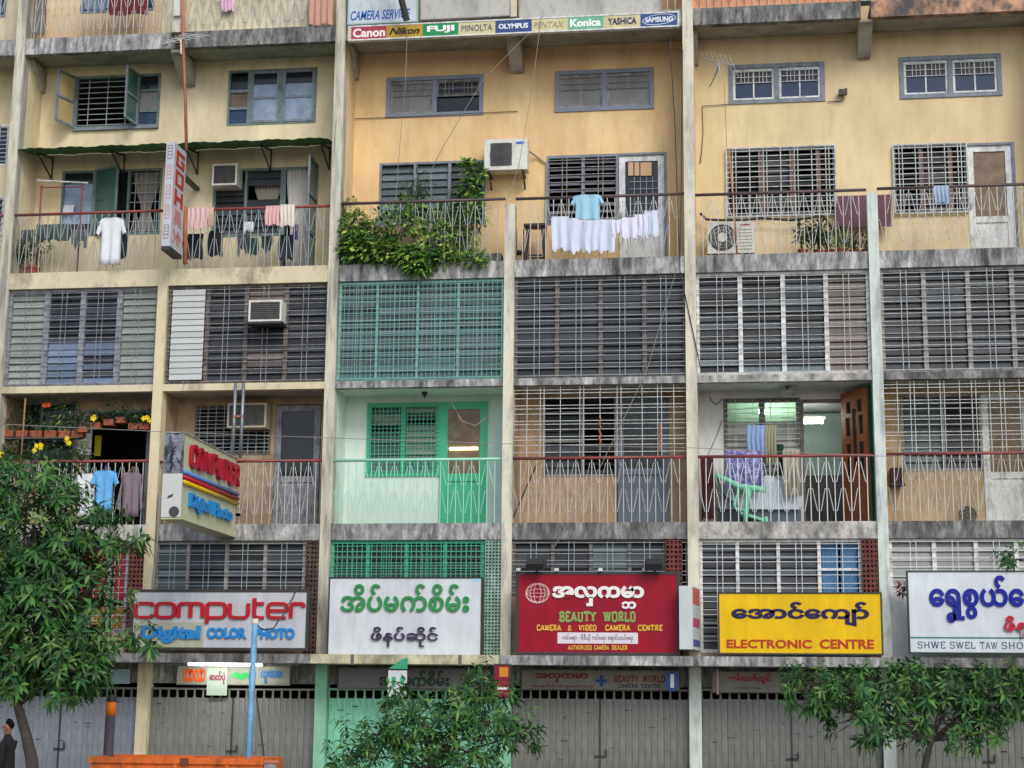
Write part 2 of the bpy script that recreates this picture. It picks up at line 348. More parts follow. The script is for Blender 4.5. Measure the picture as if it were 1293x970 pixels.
def text(s, name, m, parent, x0, x1, z0, z1, y, depth=.015, axis='front', **k):
    return place_g(glyphs(s, **k), name, m, parent, x0, x1, z0, z1, y, depth, axis)
def fil(pts, r=.28, closed=False, n=4):
    out = []; P = [Vector((a, b)) for a, b in pts]; k = len(P)
    for i, p in enumerate(P):
        if not closed and i in (0, k-1): out.append(p); continue
        a, b = P[i-1], P[(i+1) % k]; da, db = (a-p), (b-p); rr = min(r, da.length/2, db.length/2)
        s, e = p+da.normalized()*rr, p+db.normalized()*rr
        for j in range(n+1):
            t = j/n; out.append(s*(1-t)**2+p*2*t*(1-t)+e*t*t)
    return [(q.x, q.y) for q in out]
def ribbon(pts, w, closed=False, lift=0.):
    P = [Vector(p) for p in pts]; k = len(P); L, R = [], []
    for i in range(k):
        a = P[i-1] if (i or closed) else None; b = P[(i+1) % k] if (i < k-1 or closed) else None
        d1 = (P[i]-a).normalized() if a is not None and (P[i]-a).length > 1e-6 else None; d2 = (b-P[i]).normalized() if b is not None and (b-P[i]).length > 1e-6 else None
        d = (d1 or d2) if (d1 is None or d2 is None) else (d1+d2).normalized()
        nrm = Vector((-d.y, d.x)); c = 1.
        if d1 and d2: c = max(.5, nrm.dot(Vector((-d1.y, d1.x))))
        L.append(P[i]+nrm*w/2/c); R.append(P[i]-nrm*w/2/c)
    V, Fc = [], []
    for i in range(k): V += [(*L[i], 0), (*R[i], 0), (*L[i], 1+lift), (*R[i], 1+lift)]
    for i in range(k if closed else k-1):
        a, b = i*4, ((i+1) % k)*4
        Fc += [(a+2, a+3, b+3, b+2), (a, a+2, b+2, b), (a+3, a+1, b+1, b+3)]
    if not closed: Fc += [(0, 1, 3, 2), (k*4-4, k*4-2, k*4-1, k*4-3)]
    return np.array(V, float), Fc
def O8(x0, y0, x1, y1): return fil([(x0, y0), (x0, y1), (x1, y1), (x1, y0)], .42, True, 4)
UP = {'A': (.8, [[(0,0),(.4,1)],[(.8,0),(.4,1)],[(.15,.35),(.65,.35)]]), 'B': (.7, [[(.1,0),(.1,1)],fil([(.1,1),(.62,1),(.62,.53),(.1,.53)],.2),fil([(.1,.53),(.68,.53),(.68,0),(.1,0)],.22)]),
 'C': (.75, [fil([(.72,.75),(.72,1),(.05,1),(.05,0),(.72,0),(.72,.25)],.3)]), 'D': (.75, [[(.1,0),(.1,1)],fil([(.1,1),(.72,1),(.72,0),(.1,0)],.35)]),
 'E': (.65, [[(.1,0),(.1,1)],[(.1,1),(.62,1),(.62,.8)],[(.1,.52),(.5,.52)],[(.1,0),(.62,0),(.62,.2)]]), 'H': (.8, [[(.1,0),(.1,1)],[(.7,0),(.7,1)],[(.1,.5),(.7,.5)]]),
 'I': (.35, [[(.17,0),(.17,1)]]), 'L': (.62, [[(.1,1),(.1,0)],[(.1,0),(.6,0),(.6,.25)]]), 'M': (.95, [[(.1,0),(.1,1)],[(.1,1),(.47,.1)],[(.47,.1),(.85,1)],[(.85,1),(.85,0)]]),
 'N': (.8, [[(.1,0),(.1,1)],[(.1,1),(.7,0)],[(.7,0),(.7,1)]]), 'O': (.8, ['o', O8(.05,0,.75,1)]), 'P': (.72, [[(.1,0),(.1,1)],fil([(.1,1),(.66,1),(.66,.45),(.1,.45)],.2)]), 'R': (.75, [[(.1,0),(.1,1)],fil([(.1,1),(.64,1),(.64,.5),(.1,.5)],.2),[(.38,.5),(.7,0)]]),
 'S': (.68, [fil([(.62,.78),(.62,1),(.05,1),(.05,.52),(.64,.52),(.64,0),(.05,0),(.05,.22)],.22)]), 'T': (.75, [[(.37,0),(.37,1)],[(.03,.78),(.03,1),(.72,1),(.72,.78)]]),
 'U': (.8, [fil([(.1,1),(.1,0),(.7,0),(.7,1)],.32)]), 'V': (.8, [[(.03,1),(.4,0)],[(.4,0),(.77,1)]]), 'W': (1.1, [[(.03,1),(.3,0)],[(.3,0),(.55,1)],[(.55,1),(.8,0)],[(.8,0),(1.07,1)]]),
 'Y': (.75, [[(.03,1),(.37,.5)],[(.37,.5),(.37,0)],[(.37,.5),(.72,1)]]), 'Z': (.7, [[(.05,1),(.65,1),(.05,0),(.65,0)]]), '&': (.8, [fil([(.75,0),(.15,.72),(.15,1),(.5,1),(.5,.7),(.05,.35),(.05,0),(.5,0),(.72,.4)],.15)]), ' ': (.55, [])}
LOWER = {'c': (1.05, [fil([(1,.78),(1,1),(0,1),(0,0),(1,0),(1,.22)],.3)]), 'o': (1.15, ['o', fil([(0,0),(0,1),(1.08,1),(1.08,0)],.32,True)]),
 'm': (1.5, [fil([(0,0),(0,1),(1.42,1),(1.42,0)],.3),[(.71,.98),(.71,0)]]), 'p': (1.15, [[(0,-.42),(0,1)],fil([(.02,1),(1.08,1),(1.08,0),(.02,0)],.32)]),
 'u': (1.15, [fil([(0,1),(0,0),(1.08,0),(1.08,1)],.3)]), 't': (.72, [fil([(.1,1.38),(.1,0),(.68,0)],.3),[(.0,1),(.66,1)]]), 'e': (1.15, [fil([(1.05,0),(0,0),(0,1),(1.08,1),(1.08,.48)],.3),[(1.16,.5),(.05,.5)]]),
 'r': (.8, [fil([(0,0),(0,1),(.72,1),(.72,.74)],.25)])}
def strokes(s, font=UP, w=.2, slab=0, gap=.22, slabh=.1):
    gs, x, k = [], 0, 0
    for ch in s:
        adv, st = font[ch]; closed = False
        for p in st:
            if p == 'o': closed = True; continue
            k += 1
            gs.append(ribbon([(x+a, b) for a, b in p], w, closed, lift=(k % 5)*.06))
            if slab and not closed:
                for e, q in ((p[0], p[1]), (p[-1], p[-2])):
                    if e[1] in (0, 1) and abs(e[0]-q[0]) < abs(e[1]-q[1])*1.2:
                        k += 1; zz = e[1]+(slabh/2 if e[1] == 0 else -slabh/2); gs.append(ribbon([(x+e[0]-w/2-slab, zz), (x+e[0]+w/2+slab, zz)], slabh, lift=.35+(k % 5)*.06))
            closed = False
        x += adv+gap
    return join_g(gs)
# ------------------------------------------------------------------ buildings: roots
TOPZ = 19.3
def building(label, X): return thing('apartment_building', label, 'apartment building', (X, 0, 0), 'adjoining apartment blocks with shops below')
BL = building('leftmost sliver of a cream apartment block cut off by the left edge', -3.7)
B0 = building('pale yellow apartment block with the green awning and the computer photo shop', 3.7)
B1 = building('orange yellow apartment block above the white and the red shop signs', 11.1)
B2 = building('cream apartment block above the yellow electronics sign and the shoe shop sign', 18.5)
BR = building('apartment block beyond the right edge of the view', 24.05)
def bld(k): return BL if k < 0 else (B0, B1, B2)[k//2] if k < 6 else BR
def bays(k): return PX[k]+.105, PX[k+1]-.105
YW = 1.05                       # depth of the balcony recess
# pillars
PM = {-1: M_pily, 0: M_pilo, 1: M_pily, 2: M_pilo, 3: M_pilc, 4: M_pilc, 5: M_pilw, 6: M_pilw, 7: M_pilw}
for i in range(-1, 8):
    b = bld(min(i, 6)) if i < 7 else BR
    top = TOPZ if i % 2 == 0 else (ZBT+1.22 if i in (3, 5) else ZBT)
    bx('pillar', PM[i], b, PX[i]-.105-(.01 if i % 2 == 0 else 0), PX[i]+.105, 0, .3, 2.95, top)
    gm = {1: M_pily, 2: M_mintp, 3: M_mintp, 4: M_pilw, 5: M_pilw}.get(i, M_pilc)
    bx('shop_pillar', gm, b, PX[i]-.12, PX[i]+.12, .03, .32, 0, 2.77)
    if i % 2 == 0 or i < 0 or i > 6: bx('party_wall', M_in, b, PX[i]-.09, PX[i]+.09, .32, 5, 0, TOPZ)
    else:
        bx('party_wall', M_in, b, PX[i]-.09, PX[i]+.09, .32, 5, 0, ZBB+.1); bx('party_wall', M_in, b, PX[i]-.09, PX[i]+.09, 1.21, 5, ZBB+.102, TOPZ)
for i in (1, 3, 5):
    b = bld(i)
    MB().prism([(PX[i]-.14, .12, ZA), (PX[i]-.14, YW, ZA), (PX[i]-.14, YW, ZA-.52), (PX[i]-.14, .9, ZA-.52), (PX[i]-.14, .12, ZA-.06)], (.28, 0, 0)).build('haunch', M_soff, b)
    MB().box(PX[i]-.105, PX[i]+.105, .02, .3, ZAT, TOPZ).build('pillar', PM[i] if i > 1 else M_pilc, b)
for i in (0, 2, 4, 6):
    MB().prism([(PX[i]+.09, .32, ZA), (PX[i]+.09, YW, ZA), (PX[i]+.09, YW, ZA-.52), (PX[i]+.09, .9, ZA-.52)], (.1, 0, 0)).build('haunch', M_soff, bld(i))
# floor slabs per bay
SM = {'A': {-1: M_slabg, 0: M_slabg, 1: M_slabd, 2: M_slabg, 3: M_slabg, 4: M_slabd, 5: mat('peeling orange concrete', S('#d9a580'), .9, stain=(.07, .07, .075), ss=1.1, sz=.7, amt=.52, soft=.1, var=.15), 6: M_slabg},
      'B': {-1: M_slaby, 0: M_slaby, 1: M_slaby, 2: M_slabg, 3: M_slabg, 4: M_slabg, 5: M_slabg, 6: M_slabg},
      'C': {-1: M_slaby, 0: M_slaby, 1: M_slaby, 2: M_slabg, 3: M_slabg, 4: M_slabw, 5: M_slabd, 6: M_slabg},
      'D': {-1: M_slaby, 0: M_slabw, 1: M_slabg, 2: M_slabg, 3: M_slabd, 4: M_slabw, 5: M_slabd, 6: M_slabg}}
for k in range(-1, 7):
    x0, x1 = bays(k); b = bld(k)
    for nm, z0, z1 in (('A', ZA, ZAT), ('B', ZBB, ZBT), ('C', ZCB, ZCT), ('D', ZDB, ZDT)):
        bx('slab_edge', SM[nm][k], b, x0, x1, .03, .2, z0, z1)
        low = z0+(.0 if nm in 'C' else .08)
        sm = M_mint if (nm == 'C' and k == 2) else (M_white if nm == 'C' and k == 4 else M_soff)
        bx('floor_slab', sm, b, x0-.01, x1+.01, .203, 4.98, low+.004, z1-.03)
    bx('top_slab', M_slabg, b, x0-.1, x1+.1, .0, 5, TOPZ, TOPZ+.35)
bxs = [(BL, -3.79, 0.), (B0, 0., PX[2]), (B1, PX[2], PX[4]), (B2, PX[4], 22.2), (BR, 22.2, 25.9)]
for b, a, c in bxs:
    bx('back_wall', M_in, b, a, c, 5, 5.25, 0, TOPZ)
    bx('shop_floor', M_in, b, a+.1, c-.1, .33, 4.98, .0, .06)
# ------------------------------------------------------------------ windows, doors, grilles
_unit = {}
def unit(kind, m):
    key = (kind, m.name)
    if key not in _unit:
        if kind == 'blade':                         # one metre wide glass blade, tilted, centre at origin
            a = math.radians(73); h = .166; t = .006
            dy, dz = math.cos(a)*h/2, math.sin(a)*h/2
            mb = MB().prism([(-.5, -dy, -dz), (-.5, dy, dz), (-.5, dy+t, dz-t), (-.5, -dy+t, -dz-t)], (1, 0, 0))
        _unit[key] = mb.mesh(kind, m)
    return _unit[key]
def grille(parent, m, x0, x1, z0, z1, y, hz, vx, r=.008, name='grille', frame=False):
    mb = MB()
    for z in hz: mb.box(x0, x1, y-r, y+r, z-r, z+r)
    for x in vx: mb.box(x-r, x+r, y-2.9*r, y-1.1*r, z0, z1)
    if frame:
        for z in (z0, z1): mb.box(x0, x1, y-2*r, y+2*r, z-1.6*r, z+1.6*r)
        for x in (x0, x1): mb.box(x-1.6*r, x+1.6*r, y-2.2*r, y+1.8*r, z0+1.7*r, z1-1.7*r)
    return mb.build(name, m, parent)
def lins(a, b, n): return [a+(b-a)*i/(n-1) for i in range(n)] if n > 1 else [(a+b)/2]
def louvres(w, m, x0, x1, z0, z1, y, pitch=.155, skip=(), tilt=None):
    n = max(1, round((z1-z0)/pitch)); p = (z1-z0)/n; me = None
    for i in range(n):
        if i in skip: continue
        mm = m[i] if isinstance(m, dict) and i in m else (m['d'] if isinstance(m, dict) else m)
        o = inst('blade', unit('blade', mm), w, ((x0+x1)/2, y, z0+p*(i+.5)), (x1-x0-.01, 1, p/.155))
        if tilt or rnd.random() < .16: o.rotation_euler = ((tilt or 0)+rnd.uniform(-.12, .12), 0, 0)
def frame_mb(x0, x1, z0, z1, y, t=.05, d=.08, mull=(), mw=.05, trans=()):
    mb = MB().box(x0, x1, y, y+d, z1-t, z1).box(x0, x1, y, y+d, z0, z0+t).box(x0, x0+t, y+.002, y+d-.002, z0+t, z1-t).box(x1-t, x1, y+.002, y+d-.002, z0+t, z1-t)
    for x in mull: mb.box(x-mw/2, x+mw/2, y+.004, y+d-.004, z0+t, z1-t)
    for (a, b, z) in trans: mb.box(a, b, y+.006, y+d-.006, z-t/2, z+t/2)
    return mb
def pane(w, m, x0, x1, z0, z1, y, name='pane'): return bx(name, m, w, x0, x1, y, y+.006, z0, z1)
def curtain(w, m, x0, x1, z0, z1, y, waist=1., n=26, name='curtain', amp=.03, tie=.5):
    P = []
    for j in range(9):
        t = j/8; k = 1-(1-waist)*math.exp(-((t-tie)/.33)**2)
        P.append([((x0+x1)/2+((i/(n-1))-.5)*(x1-x0)*k, y+amp*math.sin(i*1.9+rnd.random()*.3), z1+(z0-z1)*t) for i in range(n)])
    return MB().sheet(P, (0, .004, 0)).build(name, m, w, smooth=True)
# --- the louvred storey (between slabs B and C) and the mezzanine
def bay_window(k, z0, z1, fm, mull_px, blades, gm, nh=17, mw=.09, pitch=.155, mullpy=420, dark_from=None, pairs=True):
    """full-bay louvre window with external bar grille. mull_px: pixel x of the mullions"""
    x0, x1 = bays(k); y = .12; b = bld(k)
    ms = [at(p, mullpy, y)[0] for p in mull_px]
    w = frame_mb(x0+.004, x1-.004, z0+.004, z1-.004, y, t=.06, d=.09, mull=ms, mw=mw).build('window', fm, b)
    e = [x0+.06]+ms+[x1-.06]
    for i in range(len(e)-1):
        a, c = e[i]+(mw/2 if i else 0), e[i+1]-(mw/2 if i < len(ms) else 0)
        if blades[i] is not None: louvres(w, blades[i], a, c, z0+.07, z1-.07, y+.08, pitch)
    vx = []
    for i in range(len(e)-1):
        c = (e[i]+e[i+1])/2; vx += [c-.055, c+.055] if pairs else [c]
    grille(w, gm, x0+.01, x1-.01, z0+.03, z1-.03, y-.03, [z0+.08+(z1-z0-.16)*i/(nh-1)+(.018 if i % 2 else -.018) for i in range(nh)], vx, r=.0056)
    return w, e
L0, L1 = ZCT, ZBB
bay_window(-1, L0, L1, M_framel, [-150, -100, -50], [M_blade]*4, M_barg)
wL0, e0 = bay_window(0, L0, L1, M_framel, [58, 103, 149], [M_bladeg, {'d': M_blade, 0: M_bladeb, 1: M_bladeb, 2: M_bladeb, 3: M_bladeb, 4: M_bladeb, 5: M_bladeb}, {'d': M_blade, 0: M_bladeb, 2: M_bladeb, 4: M_bladeb, 5: M_bladeb}, M_bladeg], M_framel, mw=.12)
curtain(wL0, paint('sage curtain cloth', '#8b9384', .9), e0[0]+.15, e0[1]-.05, L0+.1, L1-.1, .42)
wL1, e1 = bay_window(1, L0, L1, M_frameb, [261, 310, 361], [None, M_blade, {'d': M_blade, 11: M_bladebr, 12: M_bladebr, 10: M_bladebr, 3: M_bladebr, 2: M_bladebr}, M_blade], M_frameg)
for i in range(15):
    z = L0+.09+i*(L1-L0-.18)/15; o = inst('slat', MB().box(-.5, .5, -.01, .01, -.066, .066).mesh('slat', M_bladew) if i == 0 else _sl, wL1, ((e1[0]+e1[1])/2, .07, z+.066), (e1[1]-e1[0]-.1, 1, .95), (-.16, 0, 0)); _sl = o.data
wL2, e2 = bay_window(2, L0, L1, M_bart, [476, 527, 578], [{'d': M_bladev, 0: M_bladet, 1: M_bladet, 9: M_glassd}, {'d': M_bladev, 0: M_bladet, 1: M_bladet, 2: M_bladet, 3: M_bladet}, {'d': M_bladev, 0: M_bladet, 1: M_bladet, 2: M_bladet}, {'d': M_bladev, 0: M_bladet, 6: M_bladet}], M_bart, mw=.05)
x0, x1 = bays(2)
grille(wL2, M_bart, x0+.02, x1-.02, L0+.03, L1-.03, .045, lins(L0+.06, L1-.06, 16), lins(x0+.05, x1-.05, 36), r=.0035, name='mesh_screen')
bay_window(3, L0, L1, M_frameb, [703, 758, 813], [M_blade]*4, M_barg)
bay_window(4, L0, L1, M_framew, [935, 990, 1045], [{'d': M_blade, 1: M_bladev}, {'d': M_blade, 0: M_bladev, 9: M_bladev}, {'d': M_blade, 0: M_bladev, 9: M_bladev, 11: M_bladev}, M_bladebr], M_bar)
bay_window(5, L0, L1, M_frameg, [1170, 1226, 1282], [M_blade]*4, M_bar)
bay_window(6, L0, L1, M_frameg, [1400, 1455, 1510], [M_blade]*4, M_bar)
# mezzanine
G0, G1 = ZET, ZDB
def mezz(k, fm, mulls, blades, gm, lo=4.15, nh=10, **kw):
    x0, x1 = bays(k)
    w, e = bay_window(k, lo, G1, fm, mulls, blades, gm, nh=nh, mullpy=710, **kw)
    bx('apron_wall', M_beige if k not in (5, 6) else M_white, bld(k), x0, x1, .12, .3, G0+.004, lo)
    return w, e
M_redc = paint('red curtain cloth', '#a83248', .9); M_bluec = paint('blue curtain cloth', '#5a87ad', .8, var=.15)
mezz(-1, M_framel, [-150, -100], [M_blade]*3, M_barg)
wz0, ez0 = mezz(0, M_framel, [60, 100, 140, 162], [M_blade, M_blade, None, None, M_bladebr], M_barg, lo=3.4, nh=13, mw=.06)
for a in (2, 3):
    curtain(wz0, M_redc, ez0[a]+.04, ez0[a+1]-.04, 4.0, G1-.1, .25); curtain(wz0, paint('amber curtain cloth', '#a9793f', .9), ez0[a]+.04, ez0[a+1]-.04, 3.45, 3.95, .25)
mezz(1, M_frameg, [238, 286, 334, 383], [M_bladev, M_blade, M_blade, M_blade, M_bladebr], M_barg, mw=.07)
mezz(2, M_green, [463, 512, 561, 610], [M_blade]*4+[None], M_greenf, mw=.08, nh=8)
x0, x1 = bays(2); gx_ = at(610, 710, .06)[0]
grille(B1, M_greenf, x0+.1, gx_, 4.2, G1-.05, .055, lins(4.25, G1-.12, 9), lins(x0+.15, gx_-.05, 30), r=.006, name='mesh_screen')
mezz(3, M_frameb, [697, 745, 794, 838], [M_blade, M_blade, M_bladev, M_blade, None], M_barg, mw=.07)
wz4, _ = mezz(4, M_framew, [930, 982, 1034, 1086], [M_blade, M_blade, M_blade, None, None], M_barw, lo=3.05, nh=17, mw=.07)
mezz(5, M_framew, [1180, 1233, 1284], [M_bladep]*4, M_barw, lo=4.3, mw=.08)
mezz(6, M_framew, [1400, 1450], [M_blade]*3, M_barw)
x0, x1 = bays(4)
e = [at(p, 710, .12)[0] for p in (1034, 1086)]
for a, c in ((e[0]+.05, (e[0]+e[1])/2-.02), ((e[0]+e[1])/2+.02, e[1]-.05)):
    curtain(wz4, M_bluec, a, c, 3.3, G1-.08, .24, amp=.012)
bx('sash_bar', M_framew, wz4, e[0]+.04, e[1]-.04, .17, .2, 4.66, 4.71)
# breeze block screens
def screen(k, m, px0, px1, z0, z1, nx, nz, y=.02, d=.1):
    a, c = at(px0, 705, y)[0], at(px1, 705, y)[0]; b = bld(k); w = (c-a)/nx; h = (z1-z0)/nz
    holes = []
    for i in range(nx):
        for j in range(nz):
            if nx > 3 or True:
                holes.append((a+w*(i+.22), a+w*(i+.78), z0+h*(j+.25), z0+h*(j+.75)))
    holed(a, c, z0, z1, y, y+d, holes).build('block_screen', m, b)
    bx('screen_backing', M_in, b, a, c, y+d+.2, y+d+.22, z0, z1)
screen(3, M_brick, 839, 860, G0+.02, G1-.02, 4, 24)
screen(4, M_brick, 1088, 1108, G0+.02, G1-.02, 4, 24)
screen(2, mat('grey green screen block', S('#93b3a4'), .8, stain=S('#5f7a70'), ss=3, amt=.3), 612, 633, G0+.02, G1-.02, 5, 34)
screen(1, mat('brown screen block', S('#5b4640'), .8, stain=S('#332724'), ss=3, amt=.4), 386, 404, G0+.02, G1-.02, 4, 24)
screen(0, M_brick, 165, 184, G0+.02, G1-.02, 4, 24)
# ------------------------------------------------------------------ recessed walls with openings
def door(b, r, y, m, glass, gz=.36, name='door', rail=.13, d=.06):
    x0, x1, z0, z1 = r; zs = z0+(z1-z0)*gz
    mb = MB().box(x0, x0+rail, y, y+d, z0, z1).box(x1-rail, x1, y, y+d, z0, z1).box(x0+rail, x1-rail, y+.002, y+d-.002, z1-rail, z1).box(x0+rail, x1-rail, y+.002, y+d-.002, zs-rail*.6, zs+rail*.4).box(x0+rail, x1-rail, y+.002, y+d-.002, z0, z0+rail*1.3)
    o = mb.build(name, m, b)
    bx('door_panel', m, o, x0+rail, x1-rail, y+.03, y+.045, z0+rail*1.3, zs-rail*.6)
    if glass: bx('pane', glass, o, x0+rail, x1-rail, y+.03, y+.036, zs+rail*.4, z1-rail)
    MB().box(x0+.03, x0+.06, y-.035, y, (z0+z1)/2-.12, (z0+z1)/2-.02).build('handle', M_steel, o)
    return o
def rwall(k0, k1, m, z0, z1, holes, mside=None, msider=None):
    x0, x1 = bays(k0)[0], bays(k1)[1]; b = bld(k0)
    holed(x0-.015, x1+.015, z0, z1, YW, YW+.15, holes).build('wall', m, b)
    bx('side_wall', mside or m, b, x0-.013, x0+.004, .302, YW-.004, z0+.004, z1-.004)
    bx('side_wall', msider or mside or m, b, x1-.004, x1+.013, .302, YW-.004, z0+.004, z1-.004)
Y1 = YW+.02
# ===== upper two-storey recess, bays 0-1
zu0, zu1 = ZBT-.03, ZA+.08
wa = RC(93, 96, 200, 163, YW); wb = RC(287, 87, 402, 157, YW); wc = RC(76, 216, 202, 299, YW); wd = list(RC(268, 212, 402, 298, YW))
wdoor = (at(357, 270, YW)[0], wd[1], ZBT+.02, wd[3])
rwall(0, 1, M_yel, zu0, zu1, [wa, wb, wc, (wd[0], wdoor[0], wd[2], wd[3]), wdoor])
# upper left casement: open sashes
w = frame_mb(*wa, Y1-.03, t=.06, d=.1, mull=[at(172, 130, YW)[0]], mw=.07).build('window', M_frame2, B0)
xm = at(172, 130, YW)[0]
mid = MB(); mid.box(xm+.05, wa[1]-.07, Y1, Y1+.05, wa[2]+.36, wa[2]+.42).box(xm+.05, wa[1]-.07, Y1, Y1+.05, wa[3]-.42, wa[3]-.36).build('transom', M_frame2, w)
pane(w, M_glassd, xm+.04, wa[1]-.07, wa[3]-.35, wa[3]-.06, Y1+.03); pane(w, M_glassf, xm+.04, wa[1]-.07, wa[2]+.43, wa[3]-.43, Y1+.03); pane(w, M_glassb, xm+.04, wa[1]-.07, wa[2]+.06, wa[2]+.35, Y1+.03)
grille(w, M_barg, wa[0]+.06, xm-.04, wa[2]+.06, wa[3]-.06, Y1+.07, lins(wa[2]+.12, wa[3]-.12, 9), lins(wa[0]+.3, xm-.3, 3), r=.008)
def sash(parent, hinge, wdt, ang, z0, z1, m, gm, bars=1, t=.055, yh=None):
    """open casement leaf hinged at x=hinge; ang = angle of the leaf direction from +X towards the street"""
    dx, dy = math.cos(ang)*wdt, -math.sin(ang)*wdt; nx, ny = -dy/wdt*.035, dx/wdt*.035; y = (yh if yh is not None else YW-.01)
    def P(a, z): return (hinge+dx*a, y+dy*a, z)
    mb = MB(); f = t/wdt
    for a0, a1, c0, c1 in [(0, f, z0, z1), (1-f, 1, z0, z1), (f, 1-f, z1-t, z1), (f, 1-f, z0, z0+t)]+[(f, 1-f, z0+(z1-z0)*(i+1)/(bars+1)-t/2, z0+(z1-z0)*(i+1)/(bars+1)+t/2) for i in range(bars)]:
        mb.prism([P(a0, c0), P(a1, c0), P(a1, c1), P(a0, c1)], (nx, ny, 0))
    o = mb.build('sash', m, parent)
    MB().prism([P(f, z0+t), P(1-f, z0+t), P(1-f, z1-t), P(f, z1-t)], (nx*.2, ny*.2, 0)).build('pane', gm, o)
    return o
M_glassy = mat('see through glass', S('#b3a274'), .2, var=.1, bump=0)
sash(w, wa[0], .62, math.radians(108), wa[2]+.02, wa[3]-.02, M_frame, M_glassy)
sash(w, xm, .62, math.radians(96), wa[2]+.02, wa[3]-.02, M_frame, M_glassg)
bx('sill', M_frame, w, wa[0], wa[1], YW-.07, YW-.002, wa[2]-.05, wa[2]-.004)
# upper right window
px = [at(p, 122, YW)[0] for p in (315, 356)]
w = frame_mb(*wb, Y1-.03, t=.05, d=.1, mull=px, mw=.09).build('window', M_frame2, B0)
for i in range(3):
    a, c = wb[0]+.05, px[0]-.045; h = (wb[3]-wb[2]-.1)/3; pane(w, [M_glassb, M_glassbr, M_glassd][i], a, c, wb[2]+.05+h*i, wb[2]+.05+h*(i+1)-.07, Y1+.03)
    if i: bx('transom', M_frame, w, a, c, Y1-.01, Y1+.04, wb[2]+.05+h*i-.07, wb[2]+.05+h*i)
for a, c in ((px[0]+.045, px[1]-.045), (px[1]+.045, wb[1]-.05)):
    s_ = frame_mb(a, c, wb[2]+.05, wb[3]-.05, Y1-.045, t=.055, d=.05, trans=[(a+.05, c-.05, (wb[2]+wb[3])/2-.02)]).build('sash', M_frame, w)
    pane(s_, M_glasss, a+.05, c-.05, wb[2]+.1, wb[2]+(wb[3]-wb[2])*.48, Y1-.02); pane(s_, M_glasss, a+.05, c-.05, wb[2]+(wb[3]-wb[2])*.5, wb[3]-.36, Y1-.02); pane(s_, M_glassd, a+.05, c-.05, wb[3]-.355, wb[3]-.1, Y1-.02)
# lower left window
px = [at(p, 260, YW)[0] for p in (116, 160)]
w = frame_mb(*wc, Y1-.03, t=.05, d=.1, mull=px, mw=.05).build('window', M_frame2, B0)
pane(w, M_glasss, wc[0]+.05, px[0]-.03, wc[2]+.3, wc[3]-.3, Y1+.03); pane(w, M_glassd, wc[0]+.05, px[0]-.03, wc[3]-.3, wc[3]-.05, Y1+.03); pane(w, M_glassd, wc[0]+.05, px[0]-.03, wc[2]+.05, wc[2]+.3, Y1+.03)
sash(w, px[0]+.02, .72, math.radians(25), wc[2]+.02, wc[3]+.02, M_frame2, M_glassg)
pane(w, M_glassd, px[0]+.03, px[1]-.03, wc[2]+.05, wc[3]-.05, Y1+.06)
curtain(w, paint('grey checked curtain cloth', '#8f8c84', .9), px[1]+.05, wc[1]-.05, wc[2]+.06, wc[3]-.07, Y1+.1, waist=.35, tie=.62)
grille(w, M_barg, px[1]+.03, wc[1]-.05, wc[2]+.05, wc[3]-.05, Y1+.03, lins(wc[2]+.1, wc[3]-.1, 7), lins(px[1]+.15, wc[1]-.15, 3), r=.006)
# lower right window and curtained door
px = [at(p, 255, YW)[0] for p in (310, 352)]
w = frame_mb(wd[0], wdoor[0], wd[2], wd[3], Y1-.03, t=.06, d=.1, mull=px[:1], mw=.06).build('window', M_frame2, B0)
louvres(w, M_blade, wd[0]+.05, px[0]-.03, wd[2]+.06, wd[3]-.3, Y1+.04); louvres(w, M_blade, px[0]+.03, wdoor[0]-.05, wd[2]+.06, wd[3]-.06, Y1+.04, skip=(5, 6))
curtain(w, paint('lace curtain cloth', '#a9a59a', .9), wd[0]+.1, px[0]-.05, wd[2]+.06, wd[3]-.35, Y1+.18, waist=.5)
curtain(w, MATS['lace curtain cloth'], px[0]+.1, wdoor[0]-.05, wd[2]+.06, wd[3]-.3, Y1+.18, waist=.5)
w = frame_mb(wdoor[0], wdoor[1], ZBT+.004, wd[3], Y1-.028, t=.06, d=.1).build('door_frame', M_frame2, B0)
curtain(w, paint('off white curtain cloth', '#cfcdc6', .9), wdoor[0]+.08, wdoor[1]-.07, ZBT+.12, wd[3]-.08, YW-.04, waist=.6, tie=.6, amp=.04)
sash(w, wdoor[1]-.02, .75, math.radians(90), ZBT+.05, wd[3]+.02, M_frame, M_glassg, bars=2)
# awning
a0, a1 = at(26, 185, .15)[0], at(419, 176, .15)[0]; za = at(220, 184, .05)[1]
aw = thing('awning', 'green corrugated sheet awning on black brackets over the left balcony', 'awning', ((a0+a1)/2, 0, za))
n = 150
MB().sheet([[(a0+(a1-a0)*i/n, y, z+.007*math.sin(i*2*math.pi/5)+.03*abs(math.sin(i*.165+.4*math.sin(i*.05)))-.015) for i in range(n+1)] for y, z in ((-.05, za), (.5, za+.1), (YW-.01, za+.22))], (0, 0, .006)).build('corrugated_sheet', M_awn, aw, smooth=True)
for p in (56, 147, 241, 336, 412):
    x = at(p, 195, .6)[0]; MB().box(x-.012, x+.012, YW-.04, YW-.004, za-.36, za+.16).prism([(x-.012, .12, za-.02), (x-.012, YW-.04, za+.16), (x-.012, YW-.04, za+.12), (x-.012, .12, za-.06)], (.024, 0, 0)).prism([(x-.012, YW-.04, za-.36), (x-.012, YW-.04, za-.32), (x-.012, .25, za-.005), (x-.012, .25, za-.05)], (.024, 0, 0)).build('bracket', M_dark, aw)
